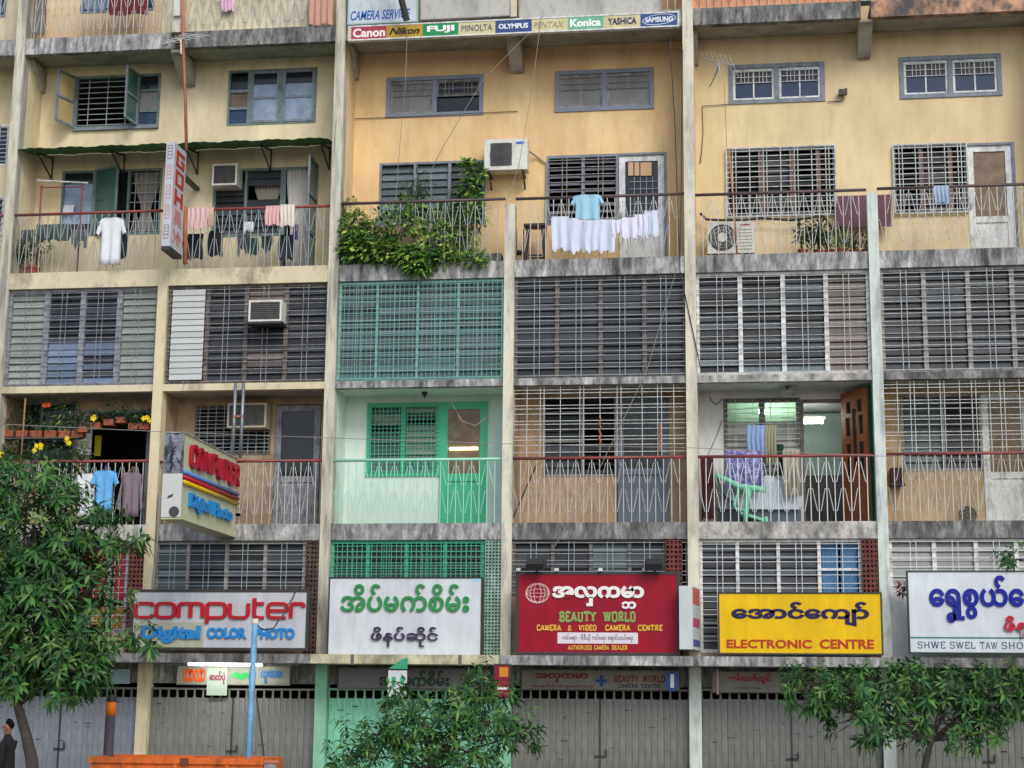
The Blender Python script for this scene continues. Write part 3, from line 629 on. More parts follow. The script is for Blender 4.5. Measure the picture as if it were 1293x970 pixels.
# ===== upper recess, bays 2-3
ua = RC(490, 95, 611, 146, YW); ub = RC(701, 86, 826, 138, YW); uc = RC(480, 203, 613, 283, YW); ud = RC(690, 194, 781, 282, YW); ue = (ud[1], at(842, 250, YW)[0], ZBT+.0, ud[3])
rwall(2, 3, M_org, zu0, zu1, [ua, ub, uc, ud, ue], mside=M_yel3)
M_slate = mat('slate blue surround paint', S('#7c8698'), .6, var=.08)
def small_window(b, r, surround, fr, gl, bars, opened=None):
    x0, x1, z0, z1 = r; xm = (x0+x1)/2
    w = frame_mb(x0, x1, z0, z1, YW-.03, t=.09, d=.16, mull=[xm], mw=.1).build('window', surround, b)
    for q, (a, c) in enumerate(((x0+.09, xm-.05), (xm+.05, x1-.09))):
        if opened == q:
            s_ = frame_mb(a, c, z0+(z1-z0)*.5, z1-.09, YW+.02, t=.035, d=.04).build('sash', fr, w)
            pane(w, M_glassd, a, c, z0+.09, z1-.09, YW+.09)
        else:
            s_ = frame_mb(a, c, z0+.09, z1-.09, YW+.015, t=.05, d=.05, mull=[(a+c)/2], mw=.03).build('sash', fr, w)
            h = z0+(z1-z0)*.56
            for (u, v) in ((a+.05, (a+c)/2-.015), ((a+c)/2+.015, c-.05)):
                pane(s_, gl, u, v, z0+.14, h, YW+.035); pane(s_, M_glassd if bars is not M_frameg else M_glassf, u, v, h+.004, z1-.14, YW+.035)
        vx = []
        for (u, v) in ((a+.05, (a+c)/2), ((a+c)/2, c-.05)): vx += lins(u+(v-u)*.32, u+(v-u)*.72, 3)
        grille(w, bars, a+.02, c-.02, z0+(z1-z0)*.52, z1-.07, YW+.0, lins(z0+(z1-z0)*.54, z1-.16, 3), vx, r=.0055)
small_window(B1, ua, M_slate, M_frameg, M_glassf, M_frameg, opened=1)
small_window(B1, ub, M_slate, M_frameg, M_glassf, M_frameg)
px = [at(p, 240, YW)[0] for p in (525, 568)]
w = frame_mb(*uc, Y1-.03, t=.05, d=.1, mull=px, mw=.07).build('window', M_frame, B1)
for a, c, m in ((uc[0]+.05, px[0]-.035, M_bladev), (px[0]+.035, px[1]-.035, M_bladev), (px[1]+.035, uc[1]-.05, M_blade)): louvres(w, m, a, c, uc[2]+.06, uc[3]-.06, Y1+.05)
px = [at(736, 240, YW)[0]]
w = frame_mb(*ud, Y1-.03, t=.06, d=.1, mull=px, mw=.07).build('window', M_frame, B1)
for a, c in ((ud[0]+.06, px[0]-.035), (px[0]+.035, ud[1]-.06)):
    louvres(w, mat('pale grey slat', S('#7d7f88'), .5, rand=.15), a, c, ud[2]+.06, ud[3]-.06, Y1+.06, pitch=.16, tilt=-.75)
grille(w, M_frameg, ud[0]+.04, ud[1]-.04, ud[2]+.04, ud[3]-.04, Y1-.05, lins(ud[2]+.12, ud[3]-.12, 9), [(ud[0]+px[0])/2-.05, (ud[0]+px[0])/2+.05, (ud[1]+px[0])/2-.05, (ud[1]+px[0])/2+.05], r=.007)
MB().box(ue[0], ue[1], YW-.02, YW+.12, ue[3]-.05, ue[3]).box(ue[1]-.06, ue[1], YW-.018, YW+.118, ue[2], ue[3]-.05).build('door_frame', M_frame, B1)
d_ = door(B1, (ue[0]+.01, ue[1]-.06, ue[2]+.02, ue[3]-.05), YW+.02, M_framew, M_glassd, gz=.42)
for (a, c) in ((793, 799.5), (801, 807), (808.5, 822.5)): r = RC(a, 203, c, 220, YW); bx('poster', paint('buff paper', '#c9a987', .9), d_, r[0], r[1], YW+.015, YW+.017, r[2], r[3])
r = RC(795, 222, 830, 280, YW); grille(d_, M_steel, r[0], r[1], r[2], r[3], YW+.0, lins(r[2]+.1, r[3]-.1, 6), lins(r[0]+.1, r[1]-.1, 4), r=.005)
# ===== upper recess, bays 4-5
va = RC(921, 79, 1044, 129, YW); vb = RC(1139, 71, 1268, 124, YW); vc = RC(918, 186, 1057, 273, YW); vd = RC(1131, 184, 1224, 271, YW); ve = (vd[1], at(1286, 250, YW)[0], ZBT, vd[3])
rwall(4, 5, M_yel3, zu0, zu1, [va, vb, vc, vd, ve])
small_window(B2, va, M_frame, M_framew, M_glassb, M_barw); small_window(B2, vb, M_frame, M_framew, M_glassb, M_barw)
for r, px in ((vc, (960, 1000, 1034)), (vd, (1165, 1202))):
    ms = [at(p, 230, YW)[0] for p in px]
    w = frame_mb(*r, Y1-.03, t=.05, d=.1, mull=ms, mw=.045).build('window', M_frame, B2)
    for i, m in enumerate(ms): bx('post', M_rust, w, m+.03, m+.07, Y1+.02, Y1+.05, r[2]+.06, r[3]-.06)
    ee = [r[0]+.05]+ms+[r[1]-.05]
    for i in range(len(ee)-1): louvres(w, M_blade, ee[i]+.02, ee[i+1]-.02, r[2]+.06, r[3]-.06, Y1+.1, pitch=.15, tilt=-.5 if i != 1 else 0)
    nv = 7 if r is vc else 5; W_ = r[1]-r[0]; vx = []
    for i in range(nv): c = r[0]+W_*(i+.5)/nv; vx += [c-.035, c+.035] if i % 2 == 0 else [c]
    grille(w, M_bar, r[0], r[1], r[2], r[3], YW-.06, lins(r[2]+.07, r[3]-.07, 13), vx, r=.0085, frame=True)
MB().box(ve[0], ve[1], YW-.02, YW+.12, ve[3]-.05, ve[3]).box(ve[1]-.06, ve[1], YW-.018, YW+.118, ve[2], ve[3]-.05).build('door_frame', M_frame, B2)
door(B2, (ve[0]+.01, ve[1]-.06, ve[2]+.02, ve[3]-.05), YW+.02, M_framew, M_glassbr, gz=.36)
# neighbours' plain walls
for k, m in ((-1, M_yel), (6, M_yel3)):
    c = bays(k); r = (c[0]+.9, c[1]-.5, 13.9, 14.9); r2 = (c[0]+.9, c[1]-.5, 11.9, 13.2); r3 = (c[0]+.9, c[1]-.5, 6.4, 8.0)
    rwall(k, k, m, zu0, zu1, [r, r2]); rwall(k, k, m, ZDT-.03, ZCB+.08, [r3])
    for q in (r, r2, r3):
        w = frame_mb(*q, Y1-.03, t=.06, d=.1, mull=[(q[0]+q[1])/2]).build('window', M_framew if k < 0 else M_frame, bld(k))
        pane(w, M_glassb, q[0]+.06, q[1]-.06, q[2]+.06, q[3]-.06, Y1+.03); grille(w, M_bar, q[0], q[1], q[2], q[3], YW-.05, lins(q[2]+.1, q[3]-.1, 9), lins(q[0]+.2, q[1]-.2, 5))
# top storey above slab A
for k0, m in ((-1, M_yel), (0, mat('plaster pinkish cream', S('#dfc6a0'), .85, var=.06)), (2, M_org), (4, M_yel3), (6, M_yel3)):
    k1 = k0+1 if k0 in (0, 2, 4) else k0
    hs_ = []
    for k in range(k0, k1+1): c = bays(k); hs_.append((c[0]+.8, c[1]-.8, ZAT+1.0, ZAT+2.1))
    rwall(k0, k1, m, ZAT-.03, TOPZ, hs_)
    for q in hs_:
        w = frame_mb(*q, Y1-.03, t=.06, d=.1, mull=[(q[0]+q[1])/2]).build('window', M_frame, bld(k0)); pane(w, M_glassb, q[0]+.06, q[1]-.06, q[2]+.06, q[3]-.06, Y1+.03)
# ===== middle balcony storey
zm0, zm1 = ZDT-.03, ZCB+.09
r0 = (at(112, 560, YW)[0], at(188, 560, YW)[0], ZDT, at(150, 520, YW)[1]); r00 = (at(8, 560, YW)[0], at(96, 560, YW)[0], ZDT+.9, at(50, 510, YW)[1])
rwall(0, 0, M_tan, zm0, zm1, [r0, r00])
w = frame_mb(*r00, Y1-.03, d=.1, mull=[(r00[0]+r00[1])/2]).build('window', M_frame, B0); pane(w, M_glassd, r00[0], r00[1], r00[2], r00[3], Y1+.04)
w = frame_mb(*r0, Y1-.03, d=.1).build('door_frame', M_frame, B0)
q = RC(109, 540, 120, 577, YW); q2 = RC(120, 552, 128, 578, YW)
sash(w, q[1]-.05, .3, math.radians(170), q[2], q[3], M_framew, M_white); bx('notice', paint('yellow card', '#a79a2a', .8), w, q2[0], q2[1], YW+.01, YW+.03, q2[2], q2[3])
rA = RC(246, 513, 342, 576, YW); rD = (at(346, 580, YW)[0], at(404, 580, YW)[0], ZDT, rA[3])
rwall(1, 1, M_beige, zm0, zm1, [rA, rD])
w = frame_mb(*rA, Y1-.03, d=.1, mull=[(rA[0]+rA[1])/2]).build('window', M_frameb, B0)
louvres(w, M_blade, rA[0]+.05, rA[1]-.05, rA[2]+.05, rA[3]-.05, Y1+.08, tilt=-.6)
grille(w, M_barg, rA[0]+.02, rA[1]-.02, rA[2]+.02, rA[3]-.02, YW-.03, lins(rA[2]+.08, rA[3]-.08, 12), lins(rA[0]+.12, rA[1]-.12, 9), r=.0065)
door(B0, (rD[0]+.01, rD[1]-.02, rD[2]+.02, rD[3]-.02), YW+.0, M_framel, M_glassd, gz=.40)
rA = RC(463, 509, 556, 602, YW); rD = (rA[1], at(615, 580, YW)[0], ZDT, rA[3])
rwall(2, 2, M_mint, zm0, zm1, [rA, rD])
xm = at(509, 555, YW)[0]
w = frame_mb(*rA, YW-.04, t=.09, d=.14, mull=[xm], mw=.1).build('window', M_green, B1)
louvres(w, {'d': M_bladev, 9: M_bladep, 8: M_bladep}, rA[0]+.09, xm-.05, rA[2]+.09, rA[3]-.09, Y1+.04, pitch=.13, skip=(7,)); louvres(w, {'d': M_bladep, 9: M_bladev, 8: M_bladev, 0: M_bladet, 1: M_bladet}, xm+.05, rA[1]-.05, rA[2]+.09, rA[3]-.09, Y1+.04, pitch=.13, skip=(8,))
grille(w, M_greenf, rA[0]+.05, rA[1]-.03, rA[2]+.05, rA[3]-.05, YW-.06, lins(rA[2]+.1, rA[3]-.1, 16), lins(rA[0]+.1, rA[1]-.1, 17), r=.006)
d_ = door(B1, (rD[0]+.0, rD[1], rD[2]+.02, rD[3]), YW-.045, M_green, M_glassbr, gz=.40, rail=.16, d=.12)
MB().tube([(rD[0]+.2, YW-.03, at(583, 567, YW)[1]), (rD[1]-.2, YW-.03, at(583, 567, YW)[1])], .03, 8).build('lamp_reflection', M_refl, d_)  # glowing bar stands for a lamp's reflection in the door
# bay 3
rA = RC(685, 500, 778, 602, YW); rD = (rA[1], at(844, 580, YW)[0], ZDT, rA[3])
rwall(3, 3, M_tan, zm0, zm1, [rA, rD])
xm = at(735, 550, YW)[0]
w = frame_mb(*rA, Y1-.03, d=.1, mull=[xm], trans=[(rA[0]+.05, xm, rA[3]-.35), (rA[0]+.05, xm, rA[3]-.95)]).build('window', M_frameg, B1)
louvres(w, M_blade, rA[0]+.05, xm-.03, rA[2]+.05, rA[3]-1.0, Y1+.07); louvres(w, M_blade, rA[0]+.05, xm-.03, rA[3]-.9, rA[3]-.4, Y1+.07); louvres(w, M_blade, xm+.03, rA[1]-.05, rA[2]+.05, rA[3]-.05, Y1+.07, skip=(4, 5, 9), tilt=-.7)
door(B1, (rD[0]+.02, rD[1]-.0, rD[2]+.02, rD[3]), YW-.02, mat('steel blue door paint', S('#67727e'), .6, var=.1), M_glassd, gz=.42)
# bay 4 (lit room)
rA = RC(913, 502, 1011, 600, YW); rD = (rA[1], at(1069, 580, YW)[0], ZDT, at(1040, 503, YW)[1])
rwall(4, 4, M_white, zm0, zm1, [rA, rD], msider=M_green)
xm = at(962, 540, YW)[0]
w = frame_mb(*rA, Y1-.03, t=.08, d=.1, mull=[xm], mw=.12).build('window', M_frameb, B2)
for a, c in ((rA[0]+.08, xm-.06), (xm+.06, rA[1]-.08)): louvres(w, {'d': M_bladep, **{i: M_bladel for i in (8, 9, 10, 11, 12)}}, a, c, rA[2]+.08, rA[3]-.08, Y1+.05, pitch=.13)
grille(w, M_bar, rA[0]+.02, rA[1]-.02, rA[2]+.02, rA[3]-.02, YW-.04, lins(rA[2]+.1, rA[3]-.1, 14), lins(rA[0]+.25, rA[1]-.25, 4), r=.006)
frame_mb(*rD, YW+.0, t=.07, d=.12).build('door_frame', M_frameb, B2)
# bay 5
rA = RC(1139, 497, 1241, 593, YW); rD = (rA[1], at(1302, 580, YW)[0], ZDT, rA[3])
rwall(5, 5, mat('plaster sand', S('#cbb48e'), .88, stain=S('#9a8464'), ss=1.3, amt=.25, soft=.2), zm0, zm1, [rA, rD])
xm = at(1192, 545, YW)[0]
w = frame_mb(*rA, Y1-.03, d=.1, mull=[xm]).build('window', M_frameg, B2)
louvres(w, M_bladev, rA[0]+.05, xm-.03, rA[2]+.05, rA[3]-.05, Y1+.07); louvres(w, M_blade, xm+.03, rA[1]-.05, rA[2]+.05, rA[3]-.05, Y1+.07)
door(B2, (rD[0]+.0, rD[1], rD[2]+.02, rD[3]), YW-.02, M_framew, M_glassbr, gz=.38)
# balcony front grilles above the handrail (bays 3 and 5)
def front_grille(k, m, px, rust=False):
    x0, x1 = bays(k); zr = at((px[0]+px[1])/2, {3: 578, 5: 571}[k], .1)[1]; n = 13; hz = [zr+.13+(ZCB-zr-.2)*i/(n-1)+(.02 if i % 3 else -.02) for i in range(n)]
    vx = []
    for i, q in enumerate(px): c = at(q, 530, .1)[0]; vx += [c-.04, c+.04] if i % 2 else [c]
    g = thing('balcony_grille', {3: 'white bar grille with rusty ties above the balcony with the steel blue door', 5: 'bright white bar grille closing the balcony right of the orange carved door'}[k], 'grille', ((x0+x1)/2, .1, zr))
    grille(g, m, x0+.01, x1-.01, zr, ZCB-.01, .12, hz, vx, r=.0068, name='grille_bars')
    if rust:
        for q, py in ((757, 545), (832, 552)):
            x, z = at(q, py, .1); MB().tube([(x+.02*math.sin(i*2.1), .09+.01*math.cos(i*1.7), z+.28-.05*i) for i in range(12)], .017, 5).build('tie', M_rust, g)
front_grille(3, M_bar, [665, 684, 707, 734, 757, 781, 810, 832, 850], True)
front_grille(5, M_bar, [1135, 1154, 1174, 1192, 1214, 1232, 1252, 1268, 1290])
# ------------------------------------------------------------------ railings
def zig_mesh(m, p, lo, hi, name):
    pts = [(-p, 0, lo), (-p*.78, 0, lo), (-p*.22, 0, hi), (p*.22, 0, hi), (p*.78, 0, lo), (p, 0, lo)]
    return MB().tube(pts, .0075, 4).mesh(name, m)
_zz = {}
def railing(k, z0, zt, rm, bm, label, x0=None, x1=None, bars=True, low=None):
    a, c = bays(k); x0 = a if x0 is None else x0; x1 = c if x1 is None else x1; y = .1
    g = thing('balcony_railing', label, 'railing', ((x0+x1)/2, y, z0), 'balcony railings')
    MB().tube([(x0+.002, y, zt), (x1-.002, y, zt)], .032, 8).build('handrail', rm, g, smooth=True)
    h = zt-z0; n = 22; p = (x1-x0)/n
    key = (bm.name, round(h, 1), round(p, 3))
    if key not in _zz:
        _zz[key] = (MB().box(-.008, .008, -.008, .008, 0, h-.03).mesh('baluster', bm), zig_mesh(bm, p, h*.60, h*.90, 'scroll_bar'), zig_mesh(bm, p, h*.50, h*.16, 'scroll_bar'))
    bme, za_, zb_ = _zz[key]
    for i in range(1, n): inst('baluster', bme, g, (x0+p*i, y, z0))
    for i in range(2, n, 2):
        inst('scroll_bar', za_, g, (x0+p*i, y-.012, z0)); 
        inst('scroll_bar', zb_, g, (x0+p*(i-1), y-.012, z0))
    return g
ru = {-1: 'red railed balcony at the left edge beside the awning', 0: 'red topped railing with the white shirt and the potted plants', 1: 'red topped railing hung with pink and white towels', 2: 'dark red topped railing overgrown by balcony plants',
      3: 'railing with white laundry strung along it', 4: 'railing in front of the fan unit standing on the balcony floor', 5: 'railing with the small blue cloth at the right edge', 6: 'upper railing beyond the right edge'}
rm_ = {-1: 'middle railing beyond the left edge', 0: 'red and grey railing hung with three shirts beside the tree', 1: 'red topped railing behind the projecting computer sign', 2: 'mint green railing of the mint painted balcony', 3: 'red topped railing under the rusty tied bar grille',
       4: 'red topped railing in front of the green plastic chair', 5: 'red topped railing under the bright white bar grille', 6: 'middle railing beyond the right edge'}
UR = {k: at(px, py, .1)[1] for k, px, py in ((0, 110, 271), (1, 320, 263), (2, 530, 253.5), (3, 750, 247), (4, 990, 242.5), (5, 1200, 237))}
UR[-1] = UR[0]; UR[6] = UR[5]
MR = {k: at(px, py, .1)[1] for k, px, py in ((0, 120, 585), (1, 350, 583), (2, 525, 581), (3, 757, 578), (4, 990, 575), (5, 1200, 571))}
MR[-1] = MR[0]; MR[6] = MR[5]
for k in range(-1, 7):
    railing(k, ZBT, UR[k], {0: M_red, 1: M_red, -1: M_red}.get(k, M_redd), M_bar if k > 2 else M_barg, ru[k])
    g = railing(k, ZDT, MR[k], M_barm if k == 2 else M_red, M_barm if k == 2 else M_bar if k != 4 else M_barw, rm_[k])
for k, lab in ((-1, 'top railing beside the left edge pillar'), (0, 'top left pale railing with the mossy foot'), (1, 'top railing right of the rusty pipe'), (2, 'top railing behind the camera service board'), (3, 'top railing above the brand name strip'), (4, 'top railing above the blackened slab'), (5, 'top right railing above the peeling orange slab'), (6, 'top railing beyond the right edge')):
    railing(k, ZAT, ZAT+1.15, M_red, M_bar, lab)
M_opan = mat('orange parapet paint', S('#d4936a'), .7, var=.08)
for k, m, a, c in ((1, mat('cream parapet sheet', S('#d6cdb0'), .6, stain=S('#8d8672'), ss=1.5, sz=.3, amt=.2), .15, 3.0), (4, M_opan, .0, 3.5), (5, M_opan, 1.7, 3.5), (0, MATS['cream parapet sheet'] if 'cream parapet sheet' in MATS else M_white, 3.1, 3.4)):
    x0, x1 = bays(k); o = bx('parapet_panel', m, bld(k), x0+a, x0+c, .14, .16, ZAT+.02, ZAT+1.05)
bx('parapet_post', M_acw, B0, PX[1]-.05, PX[1]+.1, -.06, -.02, ZAT+.35, ZAT+2.2)
# ------------------------------------------------------------------ canopy, shop fronts, shutters
CM = {-1: M_slabg, 0: M_slabd, 1: M_slabd, 2: mat('cream canopy edge', S('#cfcaa6'), .8, stain=S('#6f6c58'), ss=2, amt=.25), 3: M_slabg, 4: M_slabg, 5: M_slabd, 6: M_slabd}
for k in range(-1, 7):
    b = bld(k); x0, x1 = PX[k], PX[k+1]
    MB().box(x0+.003, x1-.003, -.9, .3, ZEB+.0, ZET).build('canopy', CM[k], b)
    if k in (2,):
        for q in (443, 580): X_ = at(q, 835, -.9)[0]; bx('canopy_rib', M_slabd, b, X_-.03, X_+.03, -.915, -.9, ZEB-.02, ZET)
    # header wall and dark opening behind the small sign
    bx('header', M_slabd, b, x0+.12, x1-.12, .25, .4, 2.38, ZEB)
SH = {-1: M_shutb, 0: M_shutb, 1: M_shut, 2: M_shutm, 3: M_shut, 4: M_shut, 5: M_shut, 6: M_shut}
M_shutl = mat('shutter frame paint', S('#74736c'), .6, var=.1)
for k in range(-1, 7):
    x0, x1 = PX[k]+.125, PX[k+1]-.125; b = bld(k); y = .22
    zt = at((k+.5)*215+30 if k < 0 else [110, 300, 520, 755, 990, 1210, 1400][k], 883, y)[1]
    fm = M_shutl if k != 2 else M_mintp
    sh = bx('shutter', fm, b, x0, x1, y-.02, y+.06, zt+.16, zt+.20)
    bx('bottom_track', fm, sh, x0, x1, y-.02, y+.06, .0, .05)
    n = 14; p = (x1-x0)/n
    pm = MB().prism([(-p/2, 0, 0), (-p*.46, -.01, 0), (-p*.03, -.01, 0), (0, .0, 0), (p*.03, -.01, 0), (p*.46, -.01, 0), (p/2, 0, 0), (p/2, .02, 0), (-p/2, .02, 0)], (0, 0, zt-.05)).mesh('shutter_panel', SH[k])
    for i in range(n):
        inst('shutter_panel', pm, sh, (x0+p*(i+.5), y+rnd.uniform(-.006, .006), .05))
    st = MB(); ns = 19; q = (x1-x0)/ns
    for i in range(ns+1): xx = x0+q*i; st.prism([(xx-.028, y-.01, zt-.0), (xx+.028, y-.01, zt), (xx+.018, y-.01, zt+.05), (xx+.018, y-.01, zt+.16), (xx-.018, y-.01, zt+.16), (xx-.018, y-.01, zt+.05)][::1], (0, .03, 0))
    st.build('slot_bars', fm, sh)['kind'] = 'stuff'
    mk = MB()
    for i in range(16): q = rnd.uniform(x0+.1, x1-.25); zq = rnd.uniform(.9, zt-.1); mk.box(q, q+rnd.uniform(.05, .15), y-.0165, y-.0125, zq, zq+rnd.uniform(.006, .02))
    mk.build('scuff_marks', paint('scuff', '#4a4b4a', .8), sh)['kind'] = 'stuff'
    bx('lock_bar', M_dark, sh, (x0+x1)/2-.012, (x0+x1)/2+.012, y-.05, y-.024, .1, zt)
    MB().box((x0+x1)/2-.1, (x0+x1)/2+.12, y-.05, y-.03, 1.02, 1.05).box((x0+x1)/2+.1, (x0+x1)/2+.13, y-.055, y-.03, 1.02, 1.16).build('handle', M_dark, sh)
# ------------------------------------------------------------------ ground
def sheet(name, m, x0, x1, y0, y1, z, label=None):
    o = MB(); o.v = [(x0,y0,z),(x1,y0,z),(x1,y1,z),(x0,y1,z)]; o.f = [(0,1,2,3)]; o = o.build(name, m, None, loc=((x0+x1)/2, (y0+y1)/2, z)); o['kind'] = 'structure'; return o
sheet('ground', M_earth, -600, 600, -600, 600, -.16)
sheet('road', M_asph, -400, 400, -27, -9.5, -.13)
o = MB().box(-60, 80, -9.5, 0.33, -.4, 0).build('pavement', M_pave, None, loc=(10, -4, 0)); o['kind'] = 'structure'
o = MB().box(-60, 80, -9.65, -9.503, -.4, .0).build('kerb', M_slabw, None, loc=(10, -9.6, 0)); o['kind'] = 'structure'
o = MB().box(-60, 80, -45, -27, -.4, 0).build('far_pavement', M_pave, None, loc=(10, -35, 0)); o['kind'] = 'structure'
m_ = MB()
for i in range(-20, 30): m_.box(i*4, i*4+2, -18.3, -18.15, -.129, -.124)
o = m_.build('lane_marking', paint('road marking paint', '#cfcfc8', .8), None); o['kind'] = 'structure'
# ------------------------------------------------------------------ signs
def board(label, px0, py0, px1, py1, Y, face, frame=M_dark, th=.16, t=.03, cat='shop sign', group=None, name='shop_sign'):
    x0, x1, z0, z1 = RC(px0, py0, px1, py1, Y)
    g = thing(name, label, cat, ((x0+x1)/2, Y, z0), group)
    bx('panel', face, g, x0+t, x1-t, Y+.012, Y+th-.01, z0+t, z1-t)
    frame_mb(x0, x1, z0, z1, Y, t=t, d=th).build('frame', frame, g)
    g_ = (x0, x1, z0, z1)
    def P(a, b, c, d): return RC(a, b, c, d, Y)
    g['_'] = 0; del g['_']
    return g, P, Y+.012
# sign 1
g, P, y = board('white shop sign with red rounded computer lettering and blue words below', 167, 746, 388, 823, -.62, paint('cool white acrylic', '#c9cdd2', .35), frame=mat('dark brown frame', (.04, .035, .03), .5), t=.055)
R1 = P(171, 766, 384, 793)
zb = R1[2]; lx = strokes('computer', LOWER, w=.22, gap=.2)
r = P(171, 757, 384, 789); place_g(lx, 'lettering', paint('raised red letter', '#b3202f', .35), g, r[0], r[1], r[2], r[3], y, .05)
r = P(171, 788, 257, 820); bx('patch_panel', paint('aged cream acrylic', '#b9bca0', .4), g, r[0], r[1], y-.01, y+.0, r[2], r[3])
M_bl = paint('raised blue letter', '#2c86cc', .35)
r = P(180, 792, 254, 814); text('Digital', 'lettering', M_bl, g, *r, y-.01, .04, offset=.045)
r = P(262, 794, 311, 808); text('COLOR', 'lettering', M_bl, g, *r, y, .04, offset=.05); r = P(321, 794, 371, 808); text('PHOTO', 'lettering', M_bl, g, *r, y, .04, offset=.05)
# sign 2
g, P, y = board('white shop sign with raised green Burmese lettering beside the green screen blocks', 412, 729, 608, 829, -.55, paint('bright white acrylic', '#dde3e8', .35), t=.03)
r = P(429, 738, 592, 773); place_g(glyphs('အိပ်မက်စိမ်း', offset=.018), 'lettering', paint('raised green letter', '#2f8a4e', .35), g, *r, y, .045)
r = P(467, 792, 552, 817); place_g(glyphs('ဖိနပ်ဆိုင်', offset=.012), 'lettering', paint('raised dark violet letter', '#3a3350', .35), g, *r, y, .05)
r = P(596, 731, 606, 735); bx('sticker', paint('pale blue sticker', '#a9cfe0', .5), g, r[0], r[1], y-.004, y, r[2], r[3])
# sign 3
g, P, y = board('dark red shop sign with a globe emblem and green and yellow words', 650, 722, 857, 828, -.6, paint('crimson sign sheet', '#a00a2a', .45, var=.1), t=.06)
M_wl = paint('white letter', '#e8e6e2', .4)
a_ = glyphs('အလှကမာ', offset=.05); pre = glyphs('အလှက', offset=.05)[0][:,0].max(); ba = glyphs('ဘ', offset=.05, sc=.62, off=(pre+.05, -.62))
r = P(696, 740, 812, 769); place_g(join_g([a_, ba]), 'lettering', M_wl, g, *r, y, .03)
c = P(663, 737, 693, 762); gx, gz, ga, gb = (c[0]+c[1])/2, (c[2]+c[3])/2, (c[1]-c[0])/2, (c[3]-c[2])/2; mb = MB()
def ell(rx, rz, dx=0, a0=0, a1=2*math.pi, n=28): mb.tube([(gx+dx+rx*math.cos(a0+(a1-a0)*i/n), y-.012, gz+rz*math.sin(a0+(a1-a0)*i/n)) for i in range(n+1)], .008, 4)
ell(ga, gb); ell(ga*.93, gb*.9); ell(ga*.62, gb); ell(ga*.3, gb); ell(ga*.92, gb*.4)
mb.tube([(gx-ga, y-.012, gz), (gx+ga, y-.012, gz)], .008, 4)
mb.build('globe_emblem', paint('pinkish white line', '#d9b0aa', .4), g)
M_gl = paint('sage green letter', '#86a85c', .4); M_yl = paint('amber letter', '#e0b044', .4)
for s, q, m, sl_, w_ in (('BEAUTY', (705, 772, 752, 786), M_gl, .1, .26), ('WORLD', (760, 772, 801, 786), M_gl, .1, .26), ('CAMERA', (677, 789, 708, 797), M_yl, .1, .26), ('&', (716, 790, 721, 797), M_yl, 0, .2), ('VIDEO', (729, 789, 752, 797), M_yl, .1, .26), ('CAMERA', (763, 789, 795, 797), M_yl, .1, .26), ('CENTRE', (804, 789, 835, 797), M_yl, .1, .26),
                        ('AUTHORIZED', (716, 815, 746, 821), M_yl, .08, .24), ('CAMERA', (749, 815, 768, 821), M_yl, .08, .24), ('DEALER', (771, 815, 791, 821), M_yl, .08, .24)):
    r = P(*q); place_g(strokes(s, UP, w=w_, slab=sl_, gap=.3, slabh=.16), 'lettering', m, g, *r, y, .02)
r = P(703, 799, 804, 813); bx('white_strip', paint('white vinyl strip', '#d6d2d8', .5), g, r[0], r[1], y-.006, y, r[2], r[3])
r = P(709, 801, 798, 811); text('ကင်မရာ - ဗီဒီယို ကင်မရာ ေရာင်းဝယ်ေရး', 'lettering', paint('plum print', '#6e3a50', .5), g, *r, y-.006, .004, offset=.008)
for q in (652, 700, 755, 810): 
    r = P(q, 718, q+5, 723); bx('lamp_cap', M_acw, g, r[0], r[1], y-.1, y-.0, r[2]+.02, r[3])
# sign 4
M_nav = paint('navy letter', '#221a4a', .45)
g, P, y = board('yellow shop sign with dark navy Burmese script over red capitals', 905, 747, 1114, 826, -.55, paint('golden yellow acrylic', '#f5c808', .4, var=.06), t=.03)
r = P(922, 759, 1097, 790); place_g(glyphs('ေအာင်ေကျာ်', offset=.045), 'lettering', M_nav, g, *r, y, .012)
M_rdl = paint('brick red letter', '#b2391f', .45)
r = P(916, 807, 1024, 818); text('ELECTRONIC', 'lettering', M_rdl, g, *r, y, .012, offset=.028); r = P(1034, 806, 1103, 818); text('CENTRE', 'lettering', M_rdl, g, *r, y, .012, offset=.028)
# sign 5
g, P, y = board('large white shoe shop sign with deep blue Burmese lettering at the right edge', 1146, 718, 1392, 823, -.6, paint('clean white acrylic', '#e4eaef', .35), frame=mat('dark green frame', (.02, .05, .03), .5), t=.025)
M_dbl = paint('raised ultramarine letter', '#1c2590', .3)
r = P(1173, 724, 1344, 784); ga_ = glyphs('ေ', offset=.03)[0][:,0].max()+.06; place_g(join_g([glyphs('ေရှစွယ်ေတာ်', offset=.035), glyphs('ဝ', offset=.05, sc=.55, off=(ga_, -.56))]), 'lettering', M_dbl, g, *r, y, .03)
r = P(1267, 775, 1352, 803); place_g(glyphs('ဖိနပ်ဆိုင်', offset=.03), 'lettering', paint('raised crimson letter', '#c02a48', .35), g, *r, y, .05)
r = P(1147, 802, 1391, 804); bx('rule', paint('teal rule', '#3e7a74', .5), g, r[0]+.03, r[1]-.03, y-.004, y, r[2], r[3])
M_tl = paint('slate teal letter', '#3b5f70', .5)
for s, q in (('SHWE', (1158, 808, 1193, 817)), ('SWEL', (1199, 808, 1231, 817)), ('TAW', (1237, 808, 1259, 817)), ('SHOE', (1264, 808, 1300, 817)), ('SHOP', (1306, 808, 1340, 817))):
    place_g(strokes(s, UP, w=.15, slab=.07, gap=.28, slabh=.06), 'lettering', M_tl, g, *P(*q), y, .006)
